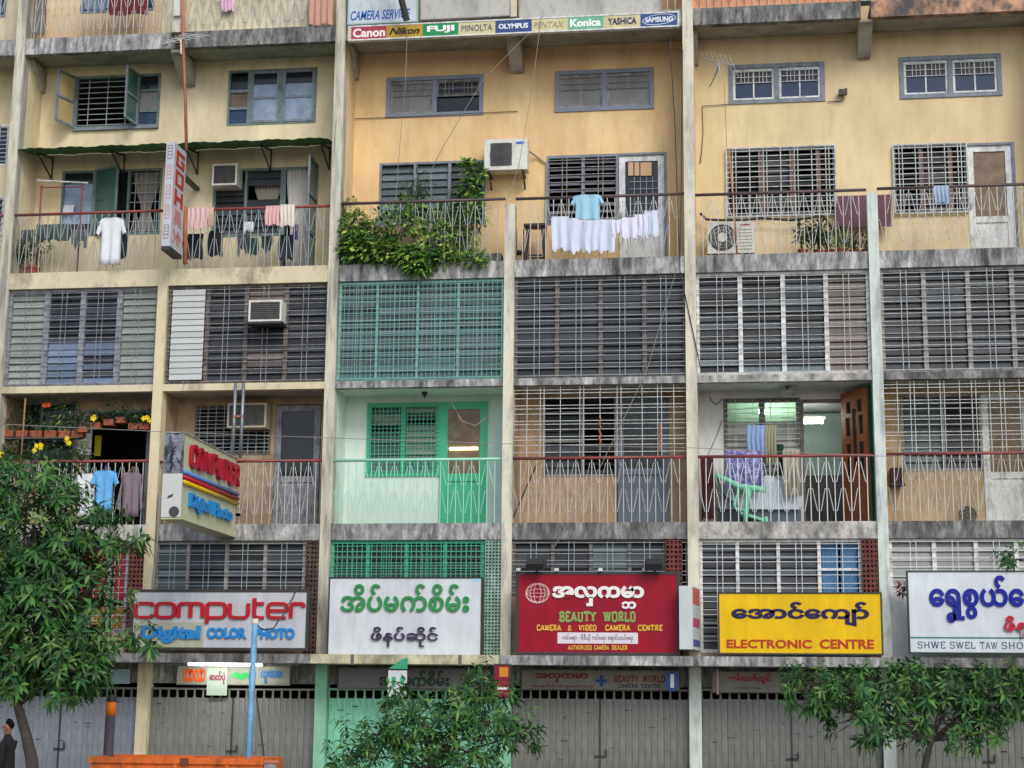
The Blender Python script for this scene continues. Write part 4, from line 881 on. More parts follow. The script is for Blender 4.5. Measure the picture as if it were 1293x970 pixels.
# small vertical sign between signs 3 and 4
x0, x1, z0, z1 = RC(856, 740, 873, 820, -.95)
g = thing('projecting_sign', 'plain white box sign standing between the red and the yellow sign', 'sign', ((x0+x1)/2, -.6, z0))
MB().prism([(x0, -.95, z0), (x1, -.95, z0), (x1+.13, -.05, z0), (x0+.13, -.05, z0)][::-1], (0, 0, z1-z0)).build('box', paint('plain white sheet', '#d5dcdc', .5), g)
for q0, q1, hx in ((.72, .98, '#c8604e'), (.36, .5, '#b9546a'), (.05, .16, '#5a5c9a')): MB().prism([(x1+.005, -.93, z0+(z1-z0)*q0), (x1+.11, -.2, z0+(z1-z0)*q0), (x1+.11, -.2, z0+(z1-z0)*q1), (x1+.005, -.93, z0+(z1-z0)*q1)], (.004, 0, 0)).build('print', paint('print '+hx, hx, .5), g)
# brand strip along slab A, bays 2-3
Y = -.25; x0, x1, z0, z1 = RC(443, 24, 858, 42, Y); z0, z1 = at(650, 40.5, Y)[1]-.0, at(650, 21.5, Y)[1]
g = thing('brand_strip', 'long strip sign of camera brand names in coloured boxes along the slab', 'sign', ((x0+x1)/2, Y, z0))
bx('panel', paint('cream sign sheet', '#e2d9a8', .45), g, x0+.03, x1-.03, Y+.012, Y+.1, z0+.03, z1-.03)
frame_mb(x0, x1, z0, z1, Y, t=.03, d=.12).build('frame', M_framew, g)
for a, c, hx in ((447, 490.5, '#b8415a'), (490.5, 535.5, '#c9a43a'), (535.5, 580, '#1f9a5c'), (626, 671.5, '#3c5590'), (717.5, 762, '#7cc3a0'), (809, 855.5, '#3a5a98')):
    xa, xb = at(a, 32, Y)[0], at(c, 32, Y)[0]; bx('colour_box', paint('brand box '+hx, hx, .45), g, xa, xb, Y+.006, Y+.012, z0+.032, z1-.032)
hh = z1-z0
for s, a, c, lo, hi, hx, kw in (('Canon', 449, 489, .2, .8, '#f0e8e4', dict(offset=.035)), ('Nikon', 494, 532, .28, .74, '#2e2a22', dict(offset=.03, shear=.35)), ('FUJI', 541, 575, .26, .76, '#f2f4f0', dict(offset=.045)), ('MINOLTA', 584, 622, .3, .72, '#6b6e7a', dict(offset=0)),
     ('OLYMPUS', 630, 667, .34, .68, '#eef0f4', dict(offset=.035)), ('PENTAX', 674, 712, .32, .7, '#a8a38a', dict(offset=.0, shear=.2)), ('Konica', 720, 759, .26, .78, '#f2f6f2', dict(offset=.04)), ('YASHICA', 768, 804, .3, .74, '#2c3560', dict(offset=.02)), ('SAMSUNG', 815, 850, .34, .68, '#f0f2f6', dict(offset=.03))):
    xa, xb = at(a, 32, Y)[0], at(c, 32, Y)[0]; text(s, 'lettering', paint('brand ink '+hx, hx, .45), g, xa, xb, z0+hh*lo, z0+hh*hi, Y+.006, .006, **kw)
ex = (at(812, 32, Y)[0]+at(853, 32, Y)[0])/2; er = (at(853, 32, Y)[0]-at(812, 32, Y)[0])/2
MB().tube([(ex+er*math.cos(i*math.pi/16)*1.0, Y, (z0+z1)/2+hh*.33*math.sin(i*math.pi/16)+.03*math.cos(i*math.pi/16)) for i in range(33)], .008, 4).build('oval', paint('brand ink #f0f2f6', '#f0f2f6'), g)
# camera service board and plain boards above
g, P, y = board('white camera service board at the top beside the black pole', 443, -40, 530, 28, -.15, paint('weathered white board', '#c3cdd2', .5, stain=(.2, .2, .2), amt=.1), frame=mat('pale teal frame', S('#9cb8b4'), .5), t=.03, name='notice_board', cat='sign')
r = P(446, 11, 520, 23); text('CAMERA SERVICE', 'lettering', paint('blue print', '#2c62b0', .5), g, *r, y, .004, offset=.02, shear=.25)
for a, c, lab in ((533, 645, 'blank pale board between the camera service board and the white post'), (656, 835, 'blank pale board above the green and navy brand boxes')):
    g, P, y = board(lab, a, -40, c, 21, -.1, paint('weathered grey board', '#b9b8b0', .6, stain=(.2, .2, .2), amt=.15), frame=M_frameg, t=.02, name='blank_board', cat='board', th=.05)
# secondary signs under the canopy
def sub(label, q, face, Y=.12): return board(label, *q, Y, face, frame=M_frameb, th=.07, t=.02, name='fascia_sign', cat='shop sign')
g, P, y = sub('lit fascia sign under the tube lamp with orange, green and blue lettering', (224, 842, 365, 867), paint('grey fascia sheet', '#a39f94', .5))
for s, q, hx in (('ကာလာ', (232, 846, 260, 864), '#e8602a'), ('ဓာတ်ပုံ', (266, 848, 284, 866), '#9a4558'), ('digital', (292, 850, 322, 860), '#35c060'), ('ကူးဆေး', (328, 848, 355, 864), '#3f78b8')):
    text(s, 'lettering', paint('fascia ink '+hx, hx, .5), g, *P(*q), y, .01, offset=.06)
r = P(262, 845, 287, 880); bx('hanging_card', paint('pale card', '#a9b3a4', .5), g, r[0], r[1], y-.02, y-.0, r[2], r[3])
text('ဓာတ်ပုံ', 'lettering', paint('fascia ink #9a4558', '#9a4558', .5), g, *P(265, 849, 285, 866), y-.02, .01, offset=.05)
g, P, y = sub('grey fascia sign with dark green Burmese lettering behind the young tree', (424, 844, 618, 871), paint('grey lilac fascia', '#8b8790', .5))
text('အိပ်မက်စိမ်း', 'lettering', paint('dark green ink', '#2c4a3c', .5), g, *P(477, 847, 566, 867), y, .01, offset=.035)
g, P, y = sub('grey fascia sign with a blue cross between red Burmese and English words', (657, 846, 857, 872), paint('grey fascia', '#918e86', .5))
mr_ = paint('maroon ink', '#7c2f36', .5)
text('အလှကမ္ဘာ'.replace('္ဘ', ''), 'lettering', mr_, g, *P(675, 850, 741, 862), y, .01, offset=.04); text('ကင်မရာ ဗီဒီယို ကင်မရာေရာင်းဝယ်ေရး', 'lettering', mr_, g, *P(669, 864, 748, 870), y, .01, offset=.02)
mb = MB(); r = P(751, 853, 765, 867); mb.box(r[0], r[1], y-.008, y, (r[2]+r[3])/2-.03, (r[2]+r[3])/2+.03).box((r[0]+r[1])/2-.035, (r[0]+r[1])/2+.035, y-.009, y-.001, r[2], r[3]); mb.build('cross', paint('cross blue', '#2c4c90', .5), g)
for s, q in (('BEAUTY', (774, 853, 805, 862)), ('WORLD', (809, 853, 838, 862))): place_g(strokes(s, UP, w=.24, slab=.08, gap=.3, slabh=.14), 'lettering', mr_, g, *P(*q), y, .01)
place_g(strokes('CAMERA CENTRE', UP, w=.2, slab=.06, gap=.3), 'lettering', paint('navy ink', '#2c3148', .5), g, *P(779, 864, 832, 869), y, .01)
g, P, y = sub('grey fascia sign with red Burmese lettering right of the white shop pillar', (897, 847, 1095, 875), MATS['grey fascia'])
text('ဆန်းသစ်လွင်', 'lettering', paint('red ink', '#a02c38', .5), g, *P(917, 850, 972, 864), y, .01, offset=.05); text('ဓာတ်ပုံနှင့် ကင်မရာ', 'lettering', MATS['navy ink'], g, *P(925, 867, 960, 870), y, .01, offset=.01)
bx('divider', paint('pale pink strip', '#c9a9a8', .5), g, P(903, 848, 905, 875)[0], P(903, 848, 905, 875)[1]+.01, y-.02, y, P(903, 845, 905, 877)[2], P(903, 845, 905, 877)[3])
# small hanging signs
x0, x1, z0, z1 = RC(488, 847, 512, 884, -1.0)
g = thing('banner', 'small white banner with green print under a pointed green board', 'banner', ((x0+x1)/2, -1, z0))
MB().prism([(x0, -1, z1), (x1, -1, z1), (x1, -1, z0+.08), ((x0+x1)/2, -1, z0), (x0, -1, z0+.02)][::-1], (0, .02, 0)).build('cloth', paint('white banner cloth', '#c6cccb', .7), g)
x2, x3, z2, z3 = RC(489, 831, 513, 845, -1.0); MB().prism([(x2, -1, z2), (x3, -1, z2), (x3, -1, z3), (x3-.1, -1, z3-.02)][::-1], (0, .03, 0)).build('pointed_board', paint('jade board', '#3f9a78', .5), g)
for q in ((493, 855, 498, 867), (504, 855, 509, 865)): r = RC(*q, -1.0); bx('print', paint('green banner print', '#3c9a70', .6), g, r[0], r[1], -1.006, -1.0, r[2], r[3])
x0, x1, z0, z1 = RC(624, 840, 643, 881, -1.0)
g = thing('hanging_sign', 'small red hanging sign with an orange square beside the mint pillar', 'sign', ((x0+x1)/2, -1, z1))
bx('panel', paint('red hanging sheet', '#8c1f34', .5), g, x0, x1, -1., -.95, z0, z1); frame_mb(x0-.02, x1+.02, z0-.02, z1+.02, -1.01, t=.02, d=.07).build('frame', M_dark, g)
r = RC(630, 843, 641, 855, -1.); bx('print', paint('orange print', '#c9852c', .5), g, r[0], r[1], -1.006, -1., r[2], r[3]); r = RC(627, 868, 641, 871, -1.); bx('print', M_wl, g, r[0], r[1], -1.006, -1., r[2], r[3])
MB().box((x0+x1)/2-.01, (x0+x1)/2+.01, -.98, -.96, z1+.02, ZEB+.0).build('hanger', M_dark, g)
g = thing('round_sign', 'small blue and white oval sign above the right end of the fascia with the cross', 'sign', (*[at(847, 860, -.3)[0]], -.3, 2.3))
c = at(847, 860, -.3); MB().disc((c[0], 0, c[1]), .13, -.3, -.24, rz=.2).build('disc', paint('sign blue', '#33589a', .5), g); MB().box(c[0]-.035, c[0]+.035, -.306, -.3, c[1]-.13, c[1]+.13).build('print', M_wl, g); MB().box(c[0]-.01, c[0]+.01, -.28, -.26, c[1]+.19, ZEB).build('hanger', M_dark, g)
# fluorescent lamp under the canopy
a, c = at(240, 838.5, -.35), at(330, 838.5, -.35)
g = thing('tube_lamp', 'lit fluorescent tube lamp under the canopy over the grey shutters', 'lamp', ((a[0]+c[0])/2, -.35, a[1]))
bx('batten', M_acw, g, a[0]-.3, c[0]+.4, -.30, -.22, a[1]+.03, a[1]+.09); MB().tube([(a[0], -.36, a[1]), (c[0], -.36, a[1])], .065, 8).build('tube', M_tube, g, smooth=True)
for q in (a[0]-.02, c[0]+.02): MB().box(q-.02, q+.02, -.38, -.22, a[1]-.04, a[1]+.08).build('holder', M_dark, g)
# projecting sign GOH
Yo = -.82; xa, xb = at(205.5, 250, Yo)[0], at(216, 250, Yo)[0]; zt, zb = at(215, 180, Yo)[1], at(207, 313, Yo)[1]
g = thing('projecting_sign', 'tall white projecting sign with big red block letters above the second balcony', 'sign', ((xa+xb)/2, 0, zb))
bx('box', paint('cool white sign box', '#ced3da', .45), g, xa, xb, Yo, -.06, zb+.02, zt); bx('base_tray', M_dark, g, xa-.005, xb+.005, Yo-.005, -.055, zb-.06, zb+.02)
bx('mounting_arm', M_dark, g, xa+.03, xb-.03, -.06, 0.06, zb+.3, zb+.36); bx('mounting_arm', M_dark, g, xa+.03, xb-.03, -.06, 1.0, zt-.5, zt-.44)
H = zt-zb; M_r2 = paint('poster red letter', '#b9442c', .5); M_r3 = paint('faded pink letter', '#c98a8a', .6)
for i, (s, m) in enumerate((('G', M_r2), ('O', M_r2), ('H', M_r2), ('吴', M_r3), ('冷', M_r3))):
    zz1 = zt-H*(.055+i*.185); sg = strokes(s, {'G': (.8, [[(.75,.78),(.75,1),(.05,1),(.05,0),(.75,0),(.75,.45),(.45,.45)]]), 'O': (.8, ['o', [(.05,0),(.05,1),(.75,1),(.75,0)]]), 'H': (.8, [[(.05,0),(.05,1)],[(.75,0),(.75,1)],[(.05,.5),(.75,.5)]])}, w=.24) if i < 3 else glyphs(s, offset=.03)
    place_g(sg, 'lettering', m, g, Yo+.13, -.17, zz1-H*.15, zz1, xb, .01, 'side')
for i in range(5):
    z1_ = zt-H*(.03+.19*i); frame_mb(xa+.035, xb-.04, z1_-H*.13, z1_, Yo-.006, t=.012, d=.006, trans=[(xa+.05, xb-.055, z1_-H*.03*j) for j in range(1, 4)]).build('print_outline', M_r3 if i in (1, 2, 3) else paint('brown line', '#8c6a68'), g)
# projecting sign COMPUTER
Yo = -3.4; xa, xb = at(207, 600, Yo)[0], at(231, 600, Yo)[0]; zt, zb = at(232, 549, Yo)[1], at(228, 655, Yo)[1]
def solveY(px, py, X):
    lo, hi = -3.3, 1.0
    for _ in range(40):
        md = (lo+hi)/2
        if at(px, py, md)[0] > X: lo = md
        else: hi = md
    return md
Yi = min(solveY(305, 630, xb), .02)
print('COMPUTER sign inner', Yi, xa, xb, zb, zt)
g = thing('projecting_sign', 'big cream projecting sign with red raised letters and blue, red and yellow stripes', 'sign', ((xa+xb)/2, Yi, zb))
bx('box', paint('pale cream sign sheet', '#d3d4b0', .45), g, xa, xb, Yo, Yi, zb, zt)
bx('front_cover', mat('crumpled foil sheet', S('#8d8f98'), .3, metal=.6, var=.5, vs=3, stain=(.03, .03, .04), ss=2, amt=.45, soft=.03, bump=.6), g, xa-.004, xb+.004, Yo-.02, Yo-.001, zb+(zt-zb)*.52, zt+.01)
bx('front_cover', paint('plain white cover', '#c9cac8', .5), g, xa-.004, xb+.004, Yo-.018, Yo-.001, zb-.0, zb+(zt-zb)*.518)
MB().disc(((xa+xb)/2+.06, 0, zb+.1), .1, Yo-.024, Yo-.019).build('dark_patch', M_acg, g); MB().prism([(xa+.1, Yo-.022, zb+.34), (xa+.2, Yo-.022, zb+.38), (xa+.23, Yo-.022, zb+.44), (xa+.12, Yo-.022, zb+.4)], (0, .004, 0)).build('dark_patch', M_acg, g)
bx('top_cap', M_frameg, g, xa-.01, xb+.02, Yo-.02, Yi, zt, zt+.03); bx('bottom_rail', MATS['pale cream sign sheet'], g, xa+.0, xb+.02, Yo, Yi, zb-.04, zb-.001)
Ls = Yi-Yo; H = zt-zb
place_g(strokes('COMPUTER', UP, w=.2, gap=.2), 'lettering', paint('glossy red letter', '#a81f35', .25), g, Yo+Ls*.09, Yi-.04, zb+H*.62, zb+H*.91, xb, .09, 'side')
for a_, hx in ((.52, '#5c86c8'), (.46, '#b5243a'), (.40, '#dcb01e')): MB().tube([(xb+.03, Yo, zb+H*a_+.03), (xb+.03, Yi, zb+H*a_+.03)], .042, 8).build('stripe', paint('stripe '+hx, hx, .3), g, smooth=True)
place_g(glyphs('Digital Photo', offset=.035), 'lettering', paint('glossy blue letter', '#1f86c8', .3), g, Yo+Ls*.11, Yo+Ls*.88, zb+H*.10, zb+H*.32, xb, .07, 'side')
# struts carrying it
for q in (297.5, 307.5):
    a = at(q, 490, -.08); b = at(q-3, 583, -.08)
    o = MB().tube([(a[0], -.08, ZCB+.12), (a[0], -.08, zt+.03)], .035, 8).build('strut', M_steel, g, smooth=True)
for i_ in (0, 1): a = at(302, 527+55*i_, -.08); bx('clamp', M_rust, g, a[0]-.1, a[0]+.1, -.12, -.04, a[1]-.02, a[1]+.02)
bx('wall_bracket', M_steel, g, xa, xb+.1, Yi, .02, zb+.4, zb+.46)
# ------------------------------------------------------------------ appliances
def split_unit(label, q, Y0, d, wallY, group='air conditioner outdoor units'):
    x0, x1, z0, z1 = q; g = thing('outdoor_unit', label, 'air conditioner', ((x0+x1)/2, Y0+d/2, z0), group)
    bx('casing', M_acw, g, x0, x1, Y0, Y0+d, z0, z1); return g
q = RC(612, 174, 666, 213, .55); g = split_unit('white air conditioner outdoor unit on a wall bracket with a dark square fan grille', q, .55, .32, YW)
x0, x1, z0, z1 = q; cx = x0+(x1-x0)*.39; cz = (z0+z1)/2; R_ = (z1-z0)*.42
o = MB().prism([(cx+R_*1.0*max(-.8, min(.8, math.cos(a)*1.15)), .545, cz+R_*max(-.88, min(.88, math.sin(a)*1.2))) for a in [2*math.pi*i/24 for i in range(24)]][::-1], (0, -.008, 0)).build('fan_grille', M_acg, g)
mb = MB()
for i in range(9): rr = R_*(i+1)/11; mb.tube([(cx+rr*math.cos(j*math.pi/10), .532, cz+rr*math.sin(j*math.pi/10)) for j in range(21)], .004, 3, caps=False)
mb.build('fan_guard', paint('grey wire', '#5c5c60'), g)
MB().disc((x1-.16, 0, z1-.1), .1, .544, .549, rz=.028).build('badge', paint('blue badge', '#3f6cc0'), g)
mb = MB()
for xx in (x0+.08, x1-.12): mb.box(xx, xx+.03, .55, YW-.003, z0-.05, z0-.01).prism([(xx, .6, z0-.05), (xx, YW-.003, z0-.3), (xx, YW-.003, z0-.25), (xx, .66, z0-.05)], (.03, 0, 0))
mb.build('bracket', M_dark, g)
a = at(668, 190, YW-.04); b_ = at(690, 205, YW-.04); c_ = at(689, 300, YW-.04); MB().tube([(a[0]-.05, .8, a[1]), ((a[0]+b_[0])/2, YW-.04, (a[1]+b_[1])/2), (b_[0], YW-.04, b_[1]), (c_[0], YW-.04, c_[1])], .02, 6).build('pipe', M_cablel, g)
q = RC(893, 279, 953, 319, .5); g = split_unit('dusty white outdoor unit with a round fan standing on the balcony floor', q, .5, .32, YW)
x0, x1, z0, z1 = q; cx = x0+(x1-x0)*.32; cz = (z0+z1)/2; R_ = (z1-z0)*.42
MB().disc((cx, 0, cz), R_, .49, .497, n=28).build('fan_recess', M_acg, g)
mb = MB()
for i in range(3): rr = R_*(i+1.6)/4.6; mb.tube([(cx+rr*math.cos(j*math.pi/12), .482, cz+rr*math.sin(j*math.pi/12)) for j in range(25)], .005, 3, caps=False)
for i in range(10): a = i*math.pi/5; mb.tube([(cx+R_*.3*math.cos(a), .482, cz+R_*.3*math.sin(a)), (cx+R_*math.cos(a), .482, cz+R_*math.sin(a))], .005, 3)
mb.build('fan_guard', M_acw, g); MB().disc((cx, 0, cz), R_*.34, .474, .481).build('hub', M_acw, g)
mb = MB()
for i in range(7): mb.box(x0+(x1-x0)*.66, x1-.05, .494, .499, z0+.07+i*.07, z0+.09+i*.07)
mb.build('side_louvre', M_frameg, g); bx('badge', paint('red badge', '#b03a40'), g, x0+(x1-x0)*.7, x0+(x1-x0)*.92, .494, .5, z1-.09, z1-.06)
mb = MB()
for xx in (x0+.05, x1-.13): mb.box(xx, xx+.08, .5, .82, ZBT+.002, z0)
mb.build('foot', M_dark, g)
def hose(label, pts, r, m=M_black, Y=YW-.08, cat='hose', name='hose'):
    P = [(*[at(a, b, Y)[0]], Y, at(a, b, Y)[1]) for a, b in pts]; return tag(MB().tube(P, r, 6).build(name, m, None, smooth=True), label, cat)
hose('black hose sagging along the wall above the floor standing outdoor unit', [(884, 268), (892, 276), (910, 277), (940, 277), (963, 275), (1000, 278), (1040, 273), (1046, 278), (1055, 295), (1058, 305)], .028, Y=.85)
def window_ac(label, q, Y0, Yw, fm=M_acw, gm=M_acg, side=.04):
    x0, x1, z0, z1 = q; g = thing('window_unit', label, 'air conditioner', ((x0+x1)/2, Y0, z0), 'window air conditioners')
    MB().box(x0, x1, Y0+.03, Yw, z0, z1).build('casing', fm, g); frame_mb(x0, x1, z0, z1, Y0, t=side, d=.029).build('front_frame', fm, g)
    bx('coil', gm, g, x0+side, x1-side, Y0+.02, Y0+.028, z0+side, z1-side)
    mb = MB(); n = 9
    for i in range(n): z = z0+side+(z1-z0-2*side)*(i+.5)/n; mb.box(x0+side, x1-side, Y0+.004, Y0+.019, z-.006, z+.006)
    mb.build('grille', M_frameb, g); return g
window_ac('white framed window air conditioner under the green awning', RC(267, 207, 299, 234, .7), .7, YW+.1)
g = window_ac('boxy white framed air conditioner set in the louvred window of the second bay', RC(314, 379, 356, 406, -.28), -.28, .08); q = RC(314, 379, 356, 406, -.28); bx('tray', M_dark, g, q[0]-.02, q[1]+.02, -.3, .1, q[2]-.05, q[2]-.003)
window_ac('beige framed air conditioner over the grille behind the twin steel struts', RC(287, 510, 336, 541, .62), .62, YW-.07, fm=paint('aged beige appliance', '#b5ac98'))
# ------------------------------------------------------------------ laundry and cloths
def cloth_mb(x0, x1, z0, z1, Y, folds=4, amp=.035, waves=0, n=24, rag=0.02, over=None):
    P = []
    ph = rnd.random()*6; m = 9
    for j in range(m):
        t = j/(m-1); row = []
        for i in range(n):
            u = i/(n-1); zz = z1+(z0-z1)*t + (rag*math.sin(u*9+ph)+rag*.6*math.sin(u*23+ph*2))*t
            row.append((x0+(x1-x0)*u+.012*math.sin(t*5+ph), Y+amp*math.sin(u*folds*2*math.pi+ph+t*.8)*(.3+.7*t), zz))
        P.append(row)
    return MB().sheet(P, (0, .006, 0))
def towel(label, q, m, Y=.05, cat='towel', name='towel', group=None, over=True, **k):
    x0, x1, z0, z1 = RC(*q, Y); mb = cloth_mb(x0, x1, z0, z1, Y, **k)
    if over: 
        b = cloth_mb(x0+.02, x1-.02, z0+(z1-z0)*.3, z1, Y+.11, **k); n = len(mb.v); mb.v += b.v; mb.f += [tuple(i+n for i in f) for f in b.f]
        mb.box(x0+.01, x1-.01, Y+.002, Y+.112, z1-.008, z1+.008)
    return tag(mb.build(name, m, None, smooth=False), label, cat, group)
def shirt(label, q, m, Y, sl=.22, hang=True, name='shirt', cat='shirt', group=None, long=False, print_m=None, hm=M_black):
    x0, x1, z0, z1 = RC(*q, Y); w = x1-x0; h = z1-z0; P = []; ph = rnd.random()*6
    prof = [(0, .16), (.03, .34), (.10, .5-sl*.35), (.2, .5-sl*.75), (.35, .5-sl), (.6, .5-sl*.95), (.85, .5-sl*.9), (1, .5-sl*.92)]
    for t, hw in prof:
        P.append([((x0+x1)/2+w*hw*(2*i/12-1), Y+.03*math.sin(i*1.1+ph)*(.3+t), z1-h*t+.012*math.sin(i*1.7)*t) for i in range(13)])
    g = thing(name, label, cat, ((x0+x1)/2, Y, z0), group)
    MB().sheet(P, (0, .012, 0)).build('body', m, g, smooth=True)
    L = .86 if long else .38
    for s in (-1, 1):
        cx = (x0+x1)/2; A = Vector((cx+s*w*.34, Y-.002, z1-h*.035)); B = Vector((cx+s*w*(.5-sl*.9), Y-.002, z1-h*.27)); 
        C1 = Vector((cx+s*w*.5, Y-.01, z1-h*(L-.06))); D1 = Vector((cx+s*w*(.5-sl*.55), Y-.01, z1-h*L))
        MB().sheet([[A+(C1-A)*t+Vector((0, .01*math.sin(t*7), 0)) for t in (0, .25, .5, .75, 1)], [(A+B)/2+((C1+D1)/2-(A+B)/2)*t-Vector((0, .02, 0)) for t in (0, .25, .5, .75, 1)], [B+(D1-B)*t for t in (0, .25, .5, .75, 1)]], (0, .012, 0)).build('sleeve', m, g)
    if hang: MB().tube([((x0+x1)/2-w*.14, Y, z1-h*.01), ((x0+x1)/2, Y, z1+.03), ((x0+x1)/2, Y+.02, z1+.1), ((x0+x1)/2+.03, Y+.04, z1+.12)], .008, 4).build('hanger', hm, g)
    if print_m:
        for i in range(4): bx('print', print_m, g, (x0+x1)/2+w*.02*i-.05, (x0+x1)/2+w*.02*i+.02, Y-.032, Y-.028, z1-h*(.35+.09*i), z1-h*(.31+.09*i))
    return g
def cl(hx, nm, **k): return mat('cloth '+nm, S(hx), .9, var=k.pop('var', .06), vs=5, bump=.1, **k)
shirt('long white shirt hanging from the red rail beside the big letter sign', (120, 276, 158, 336), cl('#dfe2e6', 'bright white'), .02, sl=.18)
towel('dark cloth hanging behind the long white shirt', (145, 290, 160, 328), cl('#30363c', 'charcoal'), .2, name='cloth', cat='cloth', over=False)
towel('pale pink towel folded over the red rail next to the big letter sign', (236, 263, 261, 289), cl('#d8b6b8', 'pale pink'), .045); towel('cream pink towel folded over the red rail, second from the big letter sign', (262, 263, 270, 286), cl('#d9c3b4', 'cream pink'), .045)
towel('pink towel folded over the red rail right of the middle', (335, 260, 354, 284), cl('#dcb4b2', 'rose pink'), .045); towel('off white towel folded over the red rail beside the pink one', (355, 258, 374, 285), cl('#dcd6cc', 'off white'), .045)
towel('small square white cloth pegged below the red rail', (308, 280, 321, 292), cl('#dfe2e6', 'bright white'), .12, name='cloth', cat='cloth', over=False)
towel('purple cloth strip hanging behind the off white towel', (371, 283, 377, 302), cl('#5d3f93', 'purple'), .2, name='cloth', cat='cloth', over=False)
for i, (q, hx, lab) in enumerate((((236, 296, 256, 328), '#2c3038', 'dark blue trousers hanging inside the railing near the big letter sign'), ((262, 292, 281, 324), '#23252a', 'black trousers hanging inside the railing, second from the big letter sign'), ((352, 296, 372, 328), '#38404c', 'dark grey trousers hanging inside the railing before the curtained door'), ((316, 300, 327, 322), '#2c5c50', 'small dark green cloth hanging low behind the red railing'))):
    towel(lab, q, cl(hx, 'dark %d' % i), .4, name='cloth', cat='trousers' if i < 3 else 'cloth', over=False)
shirt('light blue shirt draped over the dark rail by the louvred window', (720, 244, 763, 280), cl('#9fcbe0', 'light blue'), .06, sl=.16, hang=False)
wl_ = [(698, 272, 718, 312), (718, 274, 737, 314), (737, 276, 757, 314), (757, 277, 772, 312), (772, 276, 788, 299), (788, 273, 803, 303), (803, 269, 817, 297), (817, 264, 828, 294)]
nm_ = ['leftmost wide white cloth of the sagging washing line', 'second white cloth of the sagging washing line', 'third white cloth, below the light blue shirt', 'fourth white cloth of the washing line', 'short white cloth right of the middle of the washing line', 'pale blue edged white cloth on the rising end of the line', 'white cloth second from the right end of the line', 'rightmost white cloth of the sagging washing line']
for q, lab in zip(wl_, nm_):
    q = (q[0]-rnd.uniform(0, 3), q[1]+rnd.uniform(-1, 1), q[2]+rnd.uniform(0, 4), q[3]+rnd.uniform(-6, 5))
    towel(lab, q, cl('#dcdcea' if int(q[0]) % 2 else '#d0d8e8', 'laundry white %d' % (int(q[0]) % 2)), -.02-.02*(int(q[2]) % 3), name='laundry_cloth', cat='laundry', over=False, rag=rnd.uniform(.02, .07), folds=rnd.uniform(1.2, 3.1), amp=rnd.uniform(.02, .05), group='white laundry on the sagging line')
hose('thin line carrying the white laundry', [(690, 270), (720, 274), (757, 277), (790, 272), (830, 263)], .006, M_cablel, Y=-.02, cat='washing line', name='washing_line')
towel('wide maroon brown cloth hung on the back wall behind the concrete post', (1058, 247, 1128, 287), cl('#6b4c55', 'maroon brown'), .8, name='blanket', cat='blanket', over=False, rag=.01, amp=.015)
towel('small light blue cloth hung over the rail at the right', (1182, 236, 1202, 258), cl('#a9bccf', 'dusty blue'), .05, name='cloth', cat='cloth')
shirt('white t-shirt with a green print hanging beside the tree', (94, 600, 128, 656), cl('#d9dce0', 'tee white'), -.02, print_m=cl('#3f8a4a', 'print green'), hm=paint('teal plastic', '#2a9a8c'))
shirt('light blue striped t-shirt hanging in the middle of the red and grey rail', (114, 596, 151, 648), mat('cloth striped blue', S('#69aee0'), .9, var=.18, vs=7, bump=.1), -.06, hm=paint('violet plastic', '#7a5ab0'))
shirt('grey brown long sleeved shirt hanging nearest the yellow pillar', (149, 598, 182, 655), cl('#82757c', 'grey brown'), -.02, sl=.2, long=True, hm=paint('tan plastic', '#b58a58'))
Yc = .6
towel('maroon cloth hanging inside the top left railing', (136, -30, 185, 20), cl('#7a2f3c', 'maroon'), .3, name='cloth', cat='cloth', over=False)
towel('grey cloth hanging by the pillar at the top left corner', (38, -20, 57, 44), cl('#8a8684', 'mid grey'), .3, name='cloth', cat='cloth', over=False)
towel('blue and white cloth hanging beside the maroon one at the top left', (100, -20, 136, 14), cl('#7f93ad', 'faded blue', var=.3), .32, name='cloth', cat='cloth', over=False)
towel('pinkish brown cloth over the top railing before the second pillar', (392, -20, 424, 30), cl('#c59a84', 'salmon brown'), .0, name='cloth', cat='cloth', over=False)
towel('flowery white garment hanging over the cream parapet at the top', (278, -15, 296, 14), cl('#d9b9cc', 'pink flowery', var=.3), .0, name='garment', cat='garment', over=False)
towel('pale blue trousers hanging before the lit window above the purple cloth', (943, 536, 966, 574), cl('#8fa6c9', 'pale blue'), Yc, name='trousers', cat='trousers', over=False)
towel('khaki trousers hanging before the lit window', (966, 536, 981, 584), cl('#9d9c80', 'khaki'), Yc, name='trousers', cat='trousers', over=False)
towel('beige cloth hanging beside the dark doorway', (989, 567, 1011, 625), cl('#aaa392', 'beige'), Yc, name='cloth', cat='cloth', over=False)
M_fl = mat('purple floral cloth', S('#5b5891'), .9, var=.1, stain=S('#a3a3cc'), ss=9, sz=1, amt=.45, soft=.04)
towel('purple floral cloth spread over the rail above the green chair', (916, 568, 963, 616), M_fl, .55, name='floral_cloth', cat='cloth', over=False, folds=4)
towel('dark green cloth hanging between the khaki trousers and the beige cloth', (981, 560, 990, 600), cl('#1f4a3a', 'bottle green'), .75, name='cloth', cat='cloth', over=False)
towel('dark maroon curtain strip by the left pillar of the lit balcony', (884, 578, 902, 655), cl('#4a2226', 'dark maroon'), .5, name='cloth', cat='cloth', over=False)
for q, hx, lab in (((300, 296, 316, 318), '#5b5f66', 'grey bundle of washing hanging inside the railing below the small white cloth'), ((330, 298, 345, 316), '#4a5a50', 'greenish grey bundle of washing inside the railing below the pink towel'), ((22, 292, 44, 312), '#56605c', 'grey green cloth hanging over the potted plants at the far left'), ((90, 292, 110, 312), '#6a6e70', 'mid grey cloth hanging behind the railing left of the white shirt')):
    towel(lab, q, cl(hx, 'bundle '+hx), .45, name='washing', cat='washing', over=False, rag=.08)
